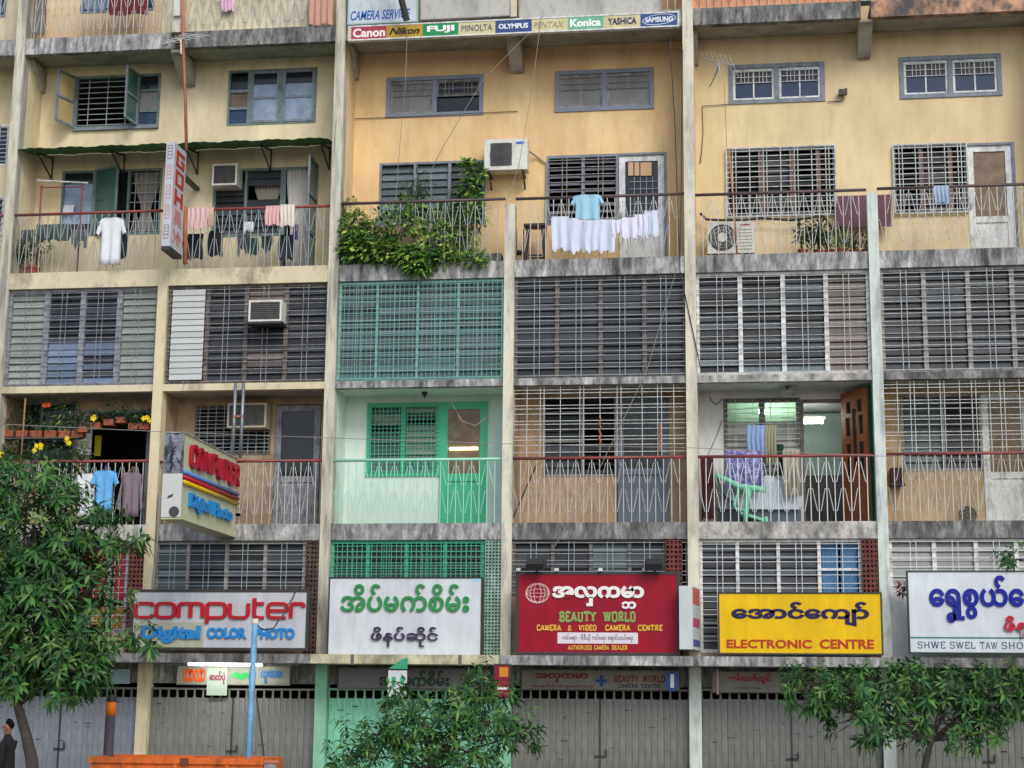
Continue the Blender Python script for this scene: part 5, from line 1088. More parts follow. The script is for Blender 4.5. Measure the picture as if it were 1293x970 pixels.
# ------------------------------------------------------------------ furniture and objects on balconies
x0, x1, z0, z1 = RC(663, 283, 688, 322, .55); g = thing('stool', 'dark wooden stool standing behind the dark rail by the post', 'stool', ((x0+x1)/2, .55, ZBT)); z0 = ZBT
bx('seat', M_woodd, g, x0-.02, x1+.02, .42, .74, z1-.05, z1)
for sx in (-1, 1):
    for sy in (-1, 1): MB().prism([((x0+x1)/2+sx*(x1-x0)*.5-.02, .58+sy*.13, z0), ((x0+x1)/2+sx*(x1-x0)*.5+.02, .58+sy*.13, z0), ((x0+x1)/2+sx*(x1-x0)*.36+.02, .58+sy*.1, z1-.05), ((x0+x1)/2+sx*(x1-x0)*.36-.02, .58+sy*.1, z1-.05)], (0, .035, 0)).build('leg', M_woodd, g)
for sy in (-1, 1): bx('stretcher', M_woodd, g, x0+.05, x1-.05, .58+sy*.11, .60+sy*.11, z0+.2, z0+.24)
x0, x1, z0, z1 = RC(652, 288, 661, 322, .6); g = thing('chair', 'small dark chair frame half hidden behind the concrete post', 'chair', ((x0+x1)/2, .6, ZBT))
for xx in (x0, x1): MB().tube([(xx, .6, ZBT), (xx, .6, z1)], .015, 5).build('leg', M_woodd, g)
bx('seat', M_woodd, g, x0-.02, x1+.02, .45, .75, ZBT+.3, ZBT+.34)
# green plastic chair seen from the side, built from smooth bars
M_gp = paint('mint plastic', '#7fd0ac', .35)
g = thing('plastic_chair', 'mint green plastic armchair behind the railing of the white walled balcony', 'chair', (at(935, 650, .5)[0], .45, ZDT))
for Y in (.36, .82):
    def pt(a, b): q = at(a, b, Y); return (q[0], Y, q[1])
    MB().tube([pt(903, 600), pt(918, 606), pt(932, 614), pt(950, 616), pt(967, 618)], [.045, .055, .07, .07, .06], 7).build('armrest', M_gp, g, smooth=True)
    MB().tube([pt(931, 613), pt(931, 622), pt(926, 636), pt(928, 642), pt(940, 644)], [.035, .03, .03, .03, .035], 7).build('arm_support', M_gp, g, smooth=True)
    MB().tube([pt(944, 617), pt(943, 630), pt(941, 645), pt(940, 662)], [.08, .055, .06, .045], 7).build('leg', M_gp, g, smooth=True)
    MB().tube([pt(966, 652), pt(968, 664)], .04, 7).build('leg', M_gp, g, smooth=True)
a, b_ = at(934, 645, .36), at(967, 655, .36)
MB().prism([(a[0], .36, a[1]), (b_[0], .36, b_[1]), (b_[0], .36, b_[1]-.06), (a[0], .36, a[1]-.06)][::-1], (0, .46, 0)).build('seat', M_gp, g)
a, b_, c_ = at(903, 598, .4), at(909, 620, .4), at(930, 640, .4)
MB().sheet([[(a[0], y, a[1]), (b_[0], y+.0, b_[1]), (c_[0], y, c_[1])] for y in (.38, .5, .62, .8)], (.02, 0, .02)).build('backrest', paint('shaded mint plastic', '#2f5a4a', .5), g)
# white covered cabinet behind it
x0, x1, z0, z1 = RC(905, 628, 1012, 655, .9); g = thing('covered_table', 'low table under a pale cover behind the green plastic chair', 'table', ((x0+x1)/2, .9, ZDT))
zz = at(950, 640, .85)[1]; bx('table_top', M_white, g, x0, x1, .8, 1.0, zz, zz+.04)
P_ = []
for j, py in enumerate((590, 604, 612, 622, 632, 641)):
    row = []
    for i in range(14):
        px = 908+(1009-908)*i/13; top = 624-26/(1+math.exp(-(px-950)/5))/(1+math.exp((px-988)/6))
        p_ = max(py, top-.1*j) if j else top
        row.append((at(px, p_, .84)[0], .82-.01*j+.01*math.sin(i), at(px, p_+j*.4, .84)[1]))
    P_.append(row)
MB().sheet(P_, (0, .02, 0)).build('cover', cl('#c3ccd6', 'pale cover'), g)
bx('base_panel', paint('slate base', '#5c6672', .7), g, x0+.02, x1-.02, .86, .9, ZDT, zz-.002)
# open carved door of the lit balcony
g = thing('carved_door', 'open orange varnished carved wooden door with dark glass slots', 'door', (at(1097, 655, .35)[0], .35, ZDT))
Xh, Yh = at(1100, 575, .3)[0]-.02, .3; Xe, Ye = at(1066, 575, .95)[0], .98; zt = ZCB-.1; zb_ = ZDT+.03
vec = Vector((Xe-Xh, Ye-Yh, 0)); Wd = vec.length; vec.normalize(); nv = Vector((-vec.y, vec.x, 0)); nv = nv if nv.y < 0 else -nv
def dp(u, z): return (Xh+vec.x*u*Wd, Yh+vec.y*u*Wd, z)
slots = [(.16, .34, .36, .60), (.42, .58, .40, .86), (.66, .84, .36, .60), (.16, .34, .66, .80), (.66, .84, .66, .80), (.2, .38, .83, .92), (.62, .8, .83, .92)]
us = sorted({0, 1, *[s_[0] for s_ in slots], *[s_[1] for s_ in slots]}); vs_ = sorted({0, 1, *[s_[2] for s_ in slots], *[s_[3] for s_ in slots]})
mb = MB(); mg = MB()
for i in range(len(us)-1):
    for j in range(len(vs_)-1):
        cu, cv = (us[i]+us[i+1])/2, (vs_[j]+vs_[j+1])/2; za2, zb2 = zb_+(zt-zb_)*vs_[j], zb_+(zt-zb_)*vs_[j+1]
        hole = any(a < cu < b and c < cv < d for a, b, c, d in slots)
        if not hole: mb.prism([dp(us[i], za2), dp(us[i+1], za2), dp(us[i+1], zb2), dp(us[i], zb2)], nv*.04)
mb.build('leaf', M_wood, g)
for a, b, c, d in slots: MB().prism([dp(a, zb_+(zt-zb_)*c), dp(b, zb_+(zt-zb_)*c), dp(b, zb_+(zt-zb_)*d), dp(a, zb_+(zt-zb_)*d)], nv*.012).build('glass_slot', M_glassd, g)
for (a, b, c, d) in ((.16, .84, .05, .30),): MB().prism([Vector(dp(a, zb_+(zt-zb_)*c))+nv*.04, Vector(dp(b, zb_+(zt-zb_)*c))+nv*.04, Vector(dp(b, zb_+(zt-zb_)*d))+nv*.04, Vector(dp(a, zb_+(zt-zb_)*d))+nv*.04], nv*.012).build('raised_panel', M_wood, g)
# interior of the lit room
a = at(1023, 531, 2.4); g = thing('ceiling_tube_lamp', 'bright fluorescent lamp glowing inside the room behind the orange carved door', 'lamp', (a[0], 2.4, a[1]))
MB().tube([(a[0]-.27, 2.4, a[1]), (a[0]+.27, 2.4, a[1])], .05, 8).build('tube', M_tube, g, smooth=True); bx('batten', M_acw, g, a[0]-.33, a[0]+.33, 2.38, 2.44, a[1]+.055, a[1]+.11)
a2_ = at(965, 519, 1.55); g2_ = thing('ceiling_tube_lamp', 'added fluorescent lamp that brightens the louvred window of the lit balcony room', 'lamp', (a2_[0], 1.55, a2_[1])); MB().tube([(a2_[0]-.6, 1.55, a2_[1]), (a2_[0]+.6, 1.55, a2_[1])], .05, 8).build('tube', M_tube, g2_, smooth=True); bx('batten', M_acw, g2_, a2_[0]-.65, a2_[0]+.65, 1.53, 1.59, a2_[1]+.055, a2_[1]+.11)  # extra tube, put in to make the upper louvre blades glow
bx('room_panel', M_inl, B2, bays(4)[0]+.02, bays(4)[1]-.02, 3.6, 3.65, ZDT+1.4, ZCB-.05)  # lamplight put into the colour: lighter upper panel, dark lower one
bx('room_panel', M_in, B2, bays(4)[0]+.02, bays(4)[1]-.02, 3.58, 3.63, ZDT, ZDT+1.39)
a = at(994, 493, .55); g = thing('ceiling_lamp', 'unlit round glass ceiling lamp under the slab of the lit balcony', 'lamp', (a[0], .55, ZCB))
zc_ = ZCB+.0; MB().lathe((a[0], .6, zc_-.2), [(.02, 0), (.13, .02), (.19, .08), (.15, .12), (.03, .13)], 16).build('shade', paint('dusty glass shade', '#8f9492', .3), g, smooth=True); MB().tube([(a[0], .6, zc_-.08), (a[0], .6, zc_+.02)], .02, 6).build('stem', M_dark, g)
a = at(536, 497, .6); g = thing('lamp_hook', 'small dark cone lamp holder under the mint ceiling', 'lamp holder', (a[0], .6, ZCB)); MB().lathe((a[0], .6, ZCB-.13), [(.01, 0), (.05, .07), (.07, .12), (.02, .14)], 10).build('cone', M_dark, g); bx('plate', M_frameg, g, a[0]-.05, a[0]+.05, .55, .65, ZCB+.005, ZCB+.03)
# rusty pipe beside the GOH sign, clothes rack, pole on bay 4
hose('tall rusty pipe rising from the letter sign past the top slab', [(227, -10), (229, 60), (232, 120), (234, 190)], .035, M_rust, Y=-.12, cat='pipe', name='rusty_pipe')
hose('rusty railing post right of the big letter sign', [(233, 262), (233, 334)], .05, M_rust, Y=.06, cat='post', name='rusty_post')
hose('copper coloured pole leaning against the barred window', [(921, 188), (926, 250), (931, 322)], .022, mat('copper brown pole', S('#b5794e'), .6), Y=.2, cat='pole', name='leaning_pole')
a = at(931, 312, .16); MB().tube([(a[0], .16, a[1]-.1), (a[0]+.01, .15, a[1]+.12)], [.05, .02], 6)
g = thing('clothes_rack', 'red oxide clothes rack standing at the left end of the second balcony', 'rack', (at(75, 300, .6)[0], .6, ZBT))
for q0 in (52, 103): a = at(q0, 235, .6); MB().tube([(a[0], .6, ZBT), (a[0], .6, a[1])], .02, 6).build('upright', M_red, g)
a, b_ = at(46, 229, .55), at(110, 233, .55); MB().tube([(a[0], .55, a[1]), (b_[0], .55, b_[1])], .022, 6).build('rail', M_framew, g); a, b_ = at(50, 238, .62), at(104, 238, .62); MB().tube([(a[0], .62, a[1]), (b_[0], .62, b_[1])], .015, 6).build('rail', M_red, g)
towel('dark green dotted cloth drying low behind the potted plants', (46, 285, 88, 306), cl('#4c5a58', 'slate dotted'), .5, name='cloth', cat='cloth', over=False); towel('small white garment inside the window with sky tinted panes', (79, 261, 92, 271), cl('#d9dde4', 'tee2'), 1.0, name='garment', cat='garment', over=False)
# wall floodlight, its conduit and the meter pipe
a = at(1067, 116, .9); g = thing('wall_floodlight', 'small black floodlight on a thin conduit right of the small window', 'floodlight', (a[0], .95, a[1]-.2))
bx('housing', M_dark, g, a[0]-.09, a[0]+.02, .86, .98, a[1]-.06, a[1]+.06); bx('housing', M_dark, g, a[0]+.03, a[0]+.09, .86, .98, a[1]-.05, a[1]+.07)
def P3(l, Y): return [(at(a, b, Y)[0], Y, at(a, b, Y)[1]) for a, b in l]
MB().tube(P3([(1068, 118), (1067, 127), (1047, 128)], YW-.03), .008, 5).build('conduit', M_dark, g)
hose('thin dark conduit running beside the pillar into the white sashed window', [(921, 130), (887, 132), (888, 165), (886, 190), (884, 205)], .009, M_cable, Y=YW-.03, cat='conduit', name='conduit')
hose('thin dark conduit across the orange wall under the half open window', [(451, 149), (520, 146), (612, 141), (654, 139)], .008, M_cable, Y=YW-.03, cat='conduit', name='conduit')
# floodlights over the red sign
for q0, lab in ((675, 'black floodlight over the left half of the red sign'), (824, 'black floodlight over the right half of the red sign')):
    a = at(q0, 712, -.8); g = thing('sign_floodlight', lab, 'floodlight', (a[0], -.8, a[1]-.1))
    MB().prism([(a[0]-.17, -.75, a[1]+.1), (a[0]-.17, -.95, a[1]-.02), (a[0]-.17, -.85, a[1]-.14), (a[0]-.17, -.62, a[1]-.02)], (.34, 0, 0)).build('housing', M_dark, g); bx('back_box', M_dark, g, a[0]+.0, a[0]+.2, -.62, -.5, a[1]-.05, a[1]+.2)
    MB().tube([(a[0], -.7, a[1]), (a[0], -.5, a[1]-.1), (a[0], -.3, a[1]-.25)], .02, 5).build('arm', M_dark, g)
# antennas
def antenna(label, px, py, Y, w, tilt, m):
    a = at(px, py, Y); g = thing('aerial', label, 'aerial', (a[0], Y, a[1]), 'television aerials')
    d = Vector((math.cos(tilt), -.5, math.sin(tilt))).normalized(); mb = MB().tube([Vector((a[0], Y, a[1]))-d*w/2, Vector((a[0], Y, a[1]))+d*w/2], .014, 5)
    mb.build('boom', m, g)
    for i in range(7):
        c = Vector((a[0], Y, a[1]))+d*w*(i/6-.5); e = Vector((-.35, .0, .9))*(.16+.02*i) if tilt else Vector((.6, .5, .12))*(.16+.04*i); MB().tube([c-e, c+e], .008, 4).build('element', m, g)
    MB().tube([(a[0], Y, a[1]), (a[0]+.02, Y, a[1]-.35)], .02, 5).build('mast', m, g); MB().tube([(a[0], Y, a[1]-.1), (a[0]-.1, Y+.4, a[1]-.2), (a[0]-.2, YW if tilt else .05, a[1]-.25)], .01, 4).build('bracket', M_dark, g)
antenna('bent wire aerial beside the cream pillar left of the small white sashed window', 908, 76, .3, .8, -.5, M_barg); antenna('white stick aerial on the top slab by the rusty pipe', 226, 50, -.2, .9, .0, M_barw)
a = at(1125, 604, .6); g = thing('wall_box', 'small dark red box hanging on a bracket by the right pillar', 'box', (a[0], .6, a[1]-.2)); q = RC(1125, 590, 1141, 610, .9); bx('body', paint('dark red box', '#4c2c30', .6), g, q[0], q[1], .8, YW-.004, q[2], q[3]); bx('shelf', M_dark, g, q[0]-.02, q[1]+.02, .75, YW-.004, q[2]-.04, q[2]-.003)
a = at(1222, 648, .7); g = thing('wall_fan', 'small round dusty fan standing on the balcony floor before the sand coloured wall', 'fan', (a[0], .7, ZDT)); mb = MB()
for r_ in (.05, .11, .17): mb.tube([(a[0]+r_*math.cos(j*math.pi/10), .7, a[1]+r_*math.sin(j*math.pi/10)) for j in range(21)], .008, 4, caps=False)
mb.build('guard', M_frameb, g); MB().disc((a[0], 0, a[1]), .17, .72, .74).build('backplate', paint('dusty brown', '#6e6658'), g); bx('foot', M_frameb, g, a[0]-.08, a[0]+.08, .66, .8, ZDT, ZDT+.04)
# ------------------------------------------------------------------ cables
def cable(label, pts, r=.007, m=M_cable, sag=0, name='cable', cat='cable'):
    P = []
    for (a, b, Y) in pts: q = at(a, b, Y); P.append(Vector((q[0], Y, q[1])))
    Q = []
    for i in range(len(P)-1):
        for j in range(8):
            t = j/8; v = P[i].lerp(P[i+1], t); v.z -= sag*4*t*(1-t); Q.append(v)
    Q.append(P[-1]); return tag(MB().tube(Q, r, 4).build(name, m, None), label, cat)
cable('long thin cable crossing the whole facade above the balcony rails', [(-40, 535, -1.5), (430, 554, -1.5), (870, 565, -1.5), (1330, 581, -1.5)], .007, M_cablel, .02)
cable('thin cord falling from the black pole past the half open window', [(517, 30, -.3), (513, 110, -.3), (504, 210, .2), (501, 250, .2)], .006, M_cablel)
cable('grey cord slanting from the strip sign down to the grey louvred window', [(668, 40, -.3), (610, 100, -.2), (560, 185, 0), (545, 215, .2), (545, 340, .02)], .007, M_cablel)
cable('grey cord hanging past the wall mounted outdoor unit', [(684, 18, -.3), (672, 110, -.2), (655, 210, -.1), (637, 260, -.05)], .006, M_cablel)
cable('dark cable running down beside the centre pillar', [(846, 42, -.05), (852, 150, -.02), (858, 340, -.03), (862, 360, -.03), (885, 470, -.03)], .011, M_cable)
cable('second dark cable beside the centre pillar', [(862, 60, .0), (860, 240, -.0), (858, 325, -.02)], .011, M_cable)
cable('cord slanting across the brown louvred window and the barred balcony', [(852, 345, -.03), (815, 470, -.03), (757, 590, -.03), (700, 690, -.04)], .007, M_cablel)
cable('thin cord from the aerial down the cream wall', [(915, 100, .3), (917, 150, .8), (918, 186, .9)], .006, M_cablel)
cable('dark cable hooked on the white pillar of the lit balcony', [(895, 500, .3), (902, 510, .6), (911, 503, .9)], .012, M_cable, .02); cable('thin cord looping down the white wall to the rail', [(911, 530, 1.0), (904, 550, .9), (890, 580, .2)], .008, M_cable)
cable('pale cord hanging in a loop across the jade door', [(568, 506, .5), (583, 532, .5), (600, 538, .5), (617, 525, .5)], .012, M_frameg)
cable('dark slanting cable at the foot of the tan balcony', [(678, 585, .3), (660, 625, .3), (647, 655, .2)], .015, M_cable)
cable('pipe cable beside the yellow pillar of the computer shop', [(202, 626, -.06), (199, 690, -.06), (194, 745, -.06)], .028, M_cablel, name='drain_pipe', cat='pipe')
cable('twisted cable from the blue pole to the computer sign', [(322, 788, -5), (340, 795, -3), (350, 785, -2), (362, 765, -1.2), (374, 742, -.8)], .016, M_cable, .06)
cable('black cable beside the white pillar over the yellow sign', [(1139, 500, .1), (1130, 640, .1)], .006, M_cable)
# black pole crossing the camera service board
a, b_ = at(500, -40, -.9), at(516, 25, -.5); tag(MB().tube([(a[0], -.9, a[1]), (b_[0], -.5, b_[1])], .07, 6).build('dark_pole', M_dark, None), 'black pole crossing the camera service board at the top', 'pole')
# ------------------------------------------------------------------ plants on balconies
def leafy(name, label, blobs, Y, m, n, L, W, cat='plant', pot=None, group=None, droop=.2, stemm=M_bark, root=None):
    """blobs: (px,py,rx_px,ry_px,share)"""
    a0_ = at(blobs[0][0], blobs[0][1], Y); g = root or thing(name, label, cat, (a0_[0], Y, a0_[1]-.3), group); mb = MB(); st = MB(); base = None
    tot = sum(b[4] for b in blobs)
    for (px, py, rx, ry, sh) in blobs:
        c = at(px, py, Y); s_ = 1/62.
        for i in range(int(n*sh/tot)):
            while True:
                u = Vector((rnd.uniform(-1, 1), rnd.uniform(-1, 1), rnd.uniform(-1, 1)))
                if .25 < u.length < 1: break
            p = Vector((c[0]+u.x*rx*s_, Y+u.y*min(rx*s_*.6, .22), c[1]+u.z*ry*s_))
            d = Vector((u.x+rnd.uniform(-.6, .6), u.y-.3+rnd.uniform(-.6, .6), u.z*.6+rnd.uniform(-.5, .7)-droop))
            mb.leaf(p, d, L*rnd.uniform(.6, 1.25), W*rnd.uniform(.7, 1.2), (rnd.uniform(-.3, .3), -.5, 1))
            if i % 9 == 0: st.tube([(c[0]+u.x*rx*s_*.3, Y, c[1]-ry*s_*.9), tuple(p)], .006, 3)
    o = mb.build('foliage', m, g); o['kind'] = 'stuff'
    if st.v: st.build('stem', stemm, g)['kind'] = 'stuff'
    return g
def pot(g, px, py, wpx, hpx, Y, m=M_cer, zb=None):
    c = at(px, py, Y); w = wpx/62/2; h = hpx/62; z = zb if zb is not None else c[1]
    MB().lathe((c[0], Y, z), [(w*.7, 0), (w*.95, h*.8), (w*1.08, h*.8), (w*1.08, h), (w*.9, h), (w*.85, h*.9)], 10).build('pot', m, g, smooth=False)
trough = RC(432, 331, 632, 342, .12)
g = thing('planter_bed', 'dense mass of balcony plants spilling over the slab with yellow green leaves', 'plants', (at(530, 330, .2)[0], .2, ZBT))
bx('trough', M_slabd, g, trough[0], trough[1], .16, .5, ZBT+.002, ZBT+.2)
leafy('', '', [(455, 310, 26, 20, 3), (490, 316, 24, 16, 3), (450, 286, 18, 22, 2), (515, 322, 22, 14, 2), (530, 334, 22, 12, 2.4), (560, 322, 30, 10, 1.2), (500, 280, 40, 22, 1.6), (600, 326, 22, 8, .8), (548, 300, 30, 24, 1.2)], .03, M_leaf2, 2600, .17, .085, root=g)
leafy('', '', [(444, 318, 22, 18, 2), (470, 300, 22, 22, 2), (560, 280, 36, 24, 2), (575, 310, 30, 20, 1.5), (520, 262, 20, 20, 1), (596, 270, 22, 30, 1)], .42, M_leaf2, 1500, .2, .075, root=g)
leafy('tall_plant', 'tall climbing plant with yellow green leaves in front of the right window panes', [(592, 235, 14, 10, 1), (600, 215, 16, 12, 1.3), (590, 205, 7, 7, .5), (585, 262, 14, 12, 1), (602, 247, 13, 10, .8)], .5, M_leaf2, 260, .19, .12)
leafy('spiky_plant', 'spiky dark palm like plant before the middle window pane', [(528, 236, 14, 16, 1), (524, 228, 24, 8, .6)], .55, M_leaf3, 120, .34, .035)
leafy('small_plant', 'pale green plant tuft beside the pillar at the left end of the overgrown balcony', [(436, 262, 8, 14, 1), (446, 252, 8, 6, .5)], .25, M_leaf2, 60, .13, .06)
g = leafy('potted_plant', 'leafy potted plants at the left end of the second balcony', [(30, 318, 14, 16, 1), (48, 312, 18, 14, 1), (25, 326, 8, 10, .7)], .4, M_leaf3, 240, .18, .05); pot(g, 40, 338, 22, 14, .4, zb=ZBT)
for i, (px, w, h, lab, tall, m) in enumerate(((1014, 14, 9, 'potted plant with arching thorny stems nearest the outdoor unit', (1014, 295, 9, 16), M_leaf3), (1034, 13, 8, 'bushiest potted plant of the row on the cream balcony', (1034, 294, 15, 17), M_leaf3), (1049, 12, 8, 'low empty looking terracotta pot in the middle of the row', (1049, 308, 4, 4), M_leaf3), (1064, 13, 9, 'potted plant with a green stem below the maroon cloth', (1064, 300, 6, 14), M_leaf2), (1080, 12, 7, 'small spiky potted plant second from the concrete post', (1079, 305, 6, 9), M_leaf3), (1094, 10, 7, 'potted plant against the concrete post', (1094, 305, 5, 10), M_leaf3))):
    g = leafy('potted_plant', lab, [(*tall, 1)], .35, m, (120, 320, 16, 110, 60, 50)[i], .17, .05, group='potted plants in a row on the cream balcony'); pot(g, px, 318, w, h, .35, zb=ZBT+.002)
# bay 0 flower balcony
sh = thing('flower_shelf', 'hanging steel shelf of terracotta pots in the flower balcony at the left', 'shelf', (at(50, 555, .4)[0], .4, at(50, 555, .4)[1]))
a, b_ = at(-5, 556, .4), at(103, 556, .4); bx('shelf_board', M_frameb, sh, a[0], b_[0], .3, .52, a[1]-.03, a[1]-.005)
a2, b2 = at(100, 546, .5), at(188, 541, .5)
M_fy = paint('yellow petal', '#e8cf1e', .6); M_fo = paint('orange petal', '#d8552a', .6); M_fp = paint('magenta petal', '#c03a9a', .6)
def blossoms(g, px, py, n, m, Y, r=5):
    mb = MB(); c = at(px, py, Y)
    for i in range(n):
        p = Vector((c[0]+rnd.uniform(-r, r)/62, Y+rnd.uniform(-.06, 0), c[1]+rnd.uniform(-r, r)/62))
        for k in range(5): a = k*1.256+i; mb.leaf(p, (math.cos(a), -.4, math.sin(a)), .07, .05, (0, -1, .1))
    mb.build('blossom', m, g)['kind'] = 'stuff'
pots_ = [(10, 548), (28, 548), (46, 549), (64, 549), (82, 549), (98, 549)]
for i, (px, py) in enumerate(pots_):
    w = ['far left', 'second from the left', 'third from the left', 'fourth, grey leaved', 'fifth', 'sixth'][i]
    g = leafy('shelf_plant', 'potted plant on the lower shelf of the flower balcony, '+w, [(px, py-22, 9, 20, 1)], .4, M_leaf3 if i != 4 else M_leaf2, 70, .22, .03, group='plants on the lower shelf'); c = at(px, 555, .4); q = at(px-7, 552, .3), at(px+7, 552, .3); bx('box_pot', M_cer, g, q[0][0], q[1][0], .3, .48, c[1]+.0, c[1]+.14)
    if i == 3: blossoms(g, px-4, 514, 3, M_fo, .3, 4)
for i, (px, py) in enumerate(((107, 545), (122, 540), (139, 536), (154, 533), (170, 541), (184, 541))):
    w = ['leftmost', 'second, with a yellow flower', 'third', 'highest', 'fifth', 'rightmost, with a yellow flower'][i]
    g = leafy('hanging_plant', 'hanging potted plant over the dark doorway, '+w, [(px, py-13, 10, 10, 1)], .3, M_leaf3, 80, .16, .04, group='potted plants hanging over the dark doorway'); q = at(px-6, py, .3), at(px+6, py, .3); bx('box_pot', M_cer, g, q[0][0], q[1][0], .22, .4, q[0][1]-.06, q[0][1]+.07)
    MB().tube([(q[0][0]+.1, .3, q[0][1]), (q[0][0]+.1, .3, ZCB)], .005, 3).build('hanger', M_dark, g)
    if i in (1, 5): blossoms(g, px-6 if i == 1 else px+2, py-11, 3, M_fy, .15, 5)
g = leafy('flowering_shrub', 'flowering shrub with yellow blossoms behind the left end of the red rail', [(15, 572, 18, 12, 1), (45, 574, 20, 12, 1), (80, 572, 24, 14, 1.2), (105, 575, 10, 12, .5), (40, 596, 30, 10, 1)], .3, M_leaf3, 520, .15, .05)
blossoms(g, 48, 566, 5, M_fy, .1, 7); blossoms(g, 87, 560, 3, M_fy, .1, 5); blossoms(g, 3, 577, 3, M_fy, .1, 4); blossoms(g, 42, 592, 5, M_fp, -.1, 7)
hose('thin bamboo pole standing at the flower balcony', [(33, 505), (27, 596)], .02, mat('bamboo', S('#8d6a42'), .6), Y=-.02, cat='pole', name='bamboo_pole')
g = leafy('shelf_plant', 'small purple red plant hanging left of the white shoe shop sign', [(1140, 742, 6, 9, 1)], -.2, mat('red leaf', S('#6e2438'), .6, bump=0), 60, .12, .05)
# ------------------------------------------------------------------ street: trees, poles, orange box, person
def rw(px, py, Y): a = raw(px, py, Y); return Vector((a[0], Y, a[1]))
def tree(label, Y, base, trunk, blobs, n, L, W, m=M_leaf, r0=.09, seed=1, depth=.55):
    """trunk: pixel points upward from the visible part; blobs (px,py,rx,ry,weight) in pixels"""
    rr = random.Random(seed); s_ = (Y+CD+6)/F
    b = rw(*base, Y); g = thing('street_tree', label, 'tree', (b.x, Y, 0), 'young street trees')
    P = [Vector((b.x, Y, -.02)), Vector((b.x, Y, b.z*.5))]+[rw(a, c, Y) for a, c in trunk]
    MB().tube(P, [r0*(1-.55*i/(len(P)-1)) for i in range(len(P))], 9).build('trunk', M_bark, g, smooth=True)
    tot = sum(x[4] for x in blobs); mb = MB(); yg = MB(); top = P[-1]; br = MB()
    for (px, py, rx, ry, wt) in blobs:
        c = rw(px, py, Y); RX, RZ = rx*s_, ry*s_; RY = min(RX*.8, depth*2)
        mid = (top+c)/2+Vector((0, 0, -.1)); 
        MB().tube([P[-2], mid, c], [r0*.4, r0*.25, .012], 6).build('limb', M_bark, g, smooth=True)
        for i in range(max(2, int(n*wt/tot))):
            while True:
                u = Vector((rr.uniform(-1, 1), rr.uniform(-1, 1), rr.uniform(-1, 1)))
                if .35 < u.length < 1: break
            if rr.random() < .5: u = u.normalized()*rr.uniform(.75, 1.25)
            p = c+Vector((u.x*RX, u.y*RY, u.z*RZ))
            if i % 2 == 0: br.tube([c+(p-c)*.25, p], [.012, .006], 4)
            ax = Vector((u.x*.8+rr.uniform(-.4, .4), u.y*.8+rr.uniform(-.5, .3), u.z*.4+.35)).normalized()
            s1 = ax.orthogonal().normalized(); s2 = ax.cross(s1); k = rr.randint(7, 11); sc = rr.uniform(.7, 1.2); ph = rr.random()*6; tgt = yg if rr.random() < (.17 if u.z > -.1 else .05) else mb
            for q in range(k):
                a = ph+q*2.4; o_ = s1*math.cos(a)+s2*math.sin(a)
                d = ax*rr.uniform(.15, .8)+o_*1.0+Vector((0, 0, -.35)); tgt.leaf(p+ax*.02*q, d, L*sc*rr.uniform(.7, 1.15), W*sc, ax+Vector((0, 0, .4)))
    br.build('twigs', M_bark, g)['kind'] = 'stuff'; o = mb.build('crown', m, g); o['kind'] = 'stuff'; o = yg.build('young_leaves', M_leafy, g); o['kind'] = 'stuff'
    return g
tree('big dark street tree filling the left edge before the shops', -7, (45, 985), [(40, 960), (32, 925), (22, 890), (18, 850)],
     [(45, 660, 75, 60, 3.2), (102, 705, 36, 44, 1.3), (20, 720, 60, 60, 2.4), (72, 772, 60, 60, 2.8), (25, 800, 60, 60, 2.4), (124, 755, 16, 30, .35), (88, 845, 40, 38, 1.3), (10, 845, 34, 34, 1), (60, 830, 60, 40, 1.8), (35, 618, 50, 26, 1.3), (108, 815, 26, 26, .5), (160, 688, 16, 9, .2), (180, 806, 18, 10, .2), (-60, 720, 60, 110, 3), (128, 652, 12, 10, .15)], 900, .23, .066, r0=.13, seed=3)
tree('middle young street tree in front of the mint green shutter', -3.6, (545, 1010), [(545, 975), (548, 945)],
     [(560, 935, 60, 28, 2.4), (480, 935, 42, 26, 1.5), (620, 905, 36, 30, 1.6), (610, 868, 13, 22, .5), (500, 880, 14, 12, .3), (525, 905, 30, 22, .9), (585, 895, 30, 20, .9), (650, 930, 22, 14, .6), (445, 955, 18, 18, .5), (560, 965, 75, 18, 1.2)], 340, .21, .06, r0=.07, seed=5)
tree('right young street tree spreading in front of the shutters below the shoe shop sign', -3.6, (1167, 1000), [(1168, 965), (1176, 935), (1178, 915)],
     [(1060, 872, 42, 16, 1.4), (1118, 872, 40, 20, 1.5), (1190, 875, 44, 22, 1.7), (1252, 885, 36, 22, 1.3), (1035, 862, 20, 8, .3), (1090, 856, 14, 8, .2), (1270, 856, 18, 9, .3), (1115, 930, 10, 14, .2), (1232, 935, 14, 9, .2), (1090, 905, 44, 22, 1.2), (1180, 915, 52, 22, 1.4), (1150, 850, 24, 10, .5), (1215, 852, 26, 12, .5), (1015, 862, 22, 14, .5), (1300, 890, 34, 34, 1.2), (1240, 915, 30, 14, .6), (1025, 885, 20, 14, .4)], 400, .21, .06, r0=.08, seed=8)
tree('tree beyond the right edge reaching one twig over the shoe shop sign', -5.5, (1420, 1000), [(1420, 900), (1415, 780), (1400, 720)],
     [(1283, 706, 12, 9, .35), (1360, 690, 34, 30, 1.5), (1420, 660, 60, 50, 3), (1430, 740, 50, 50, 2)], 220, .2, .05, r0=.1, seed=9)
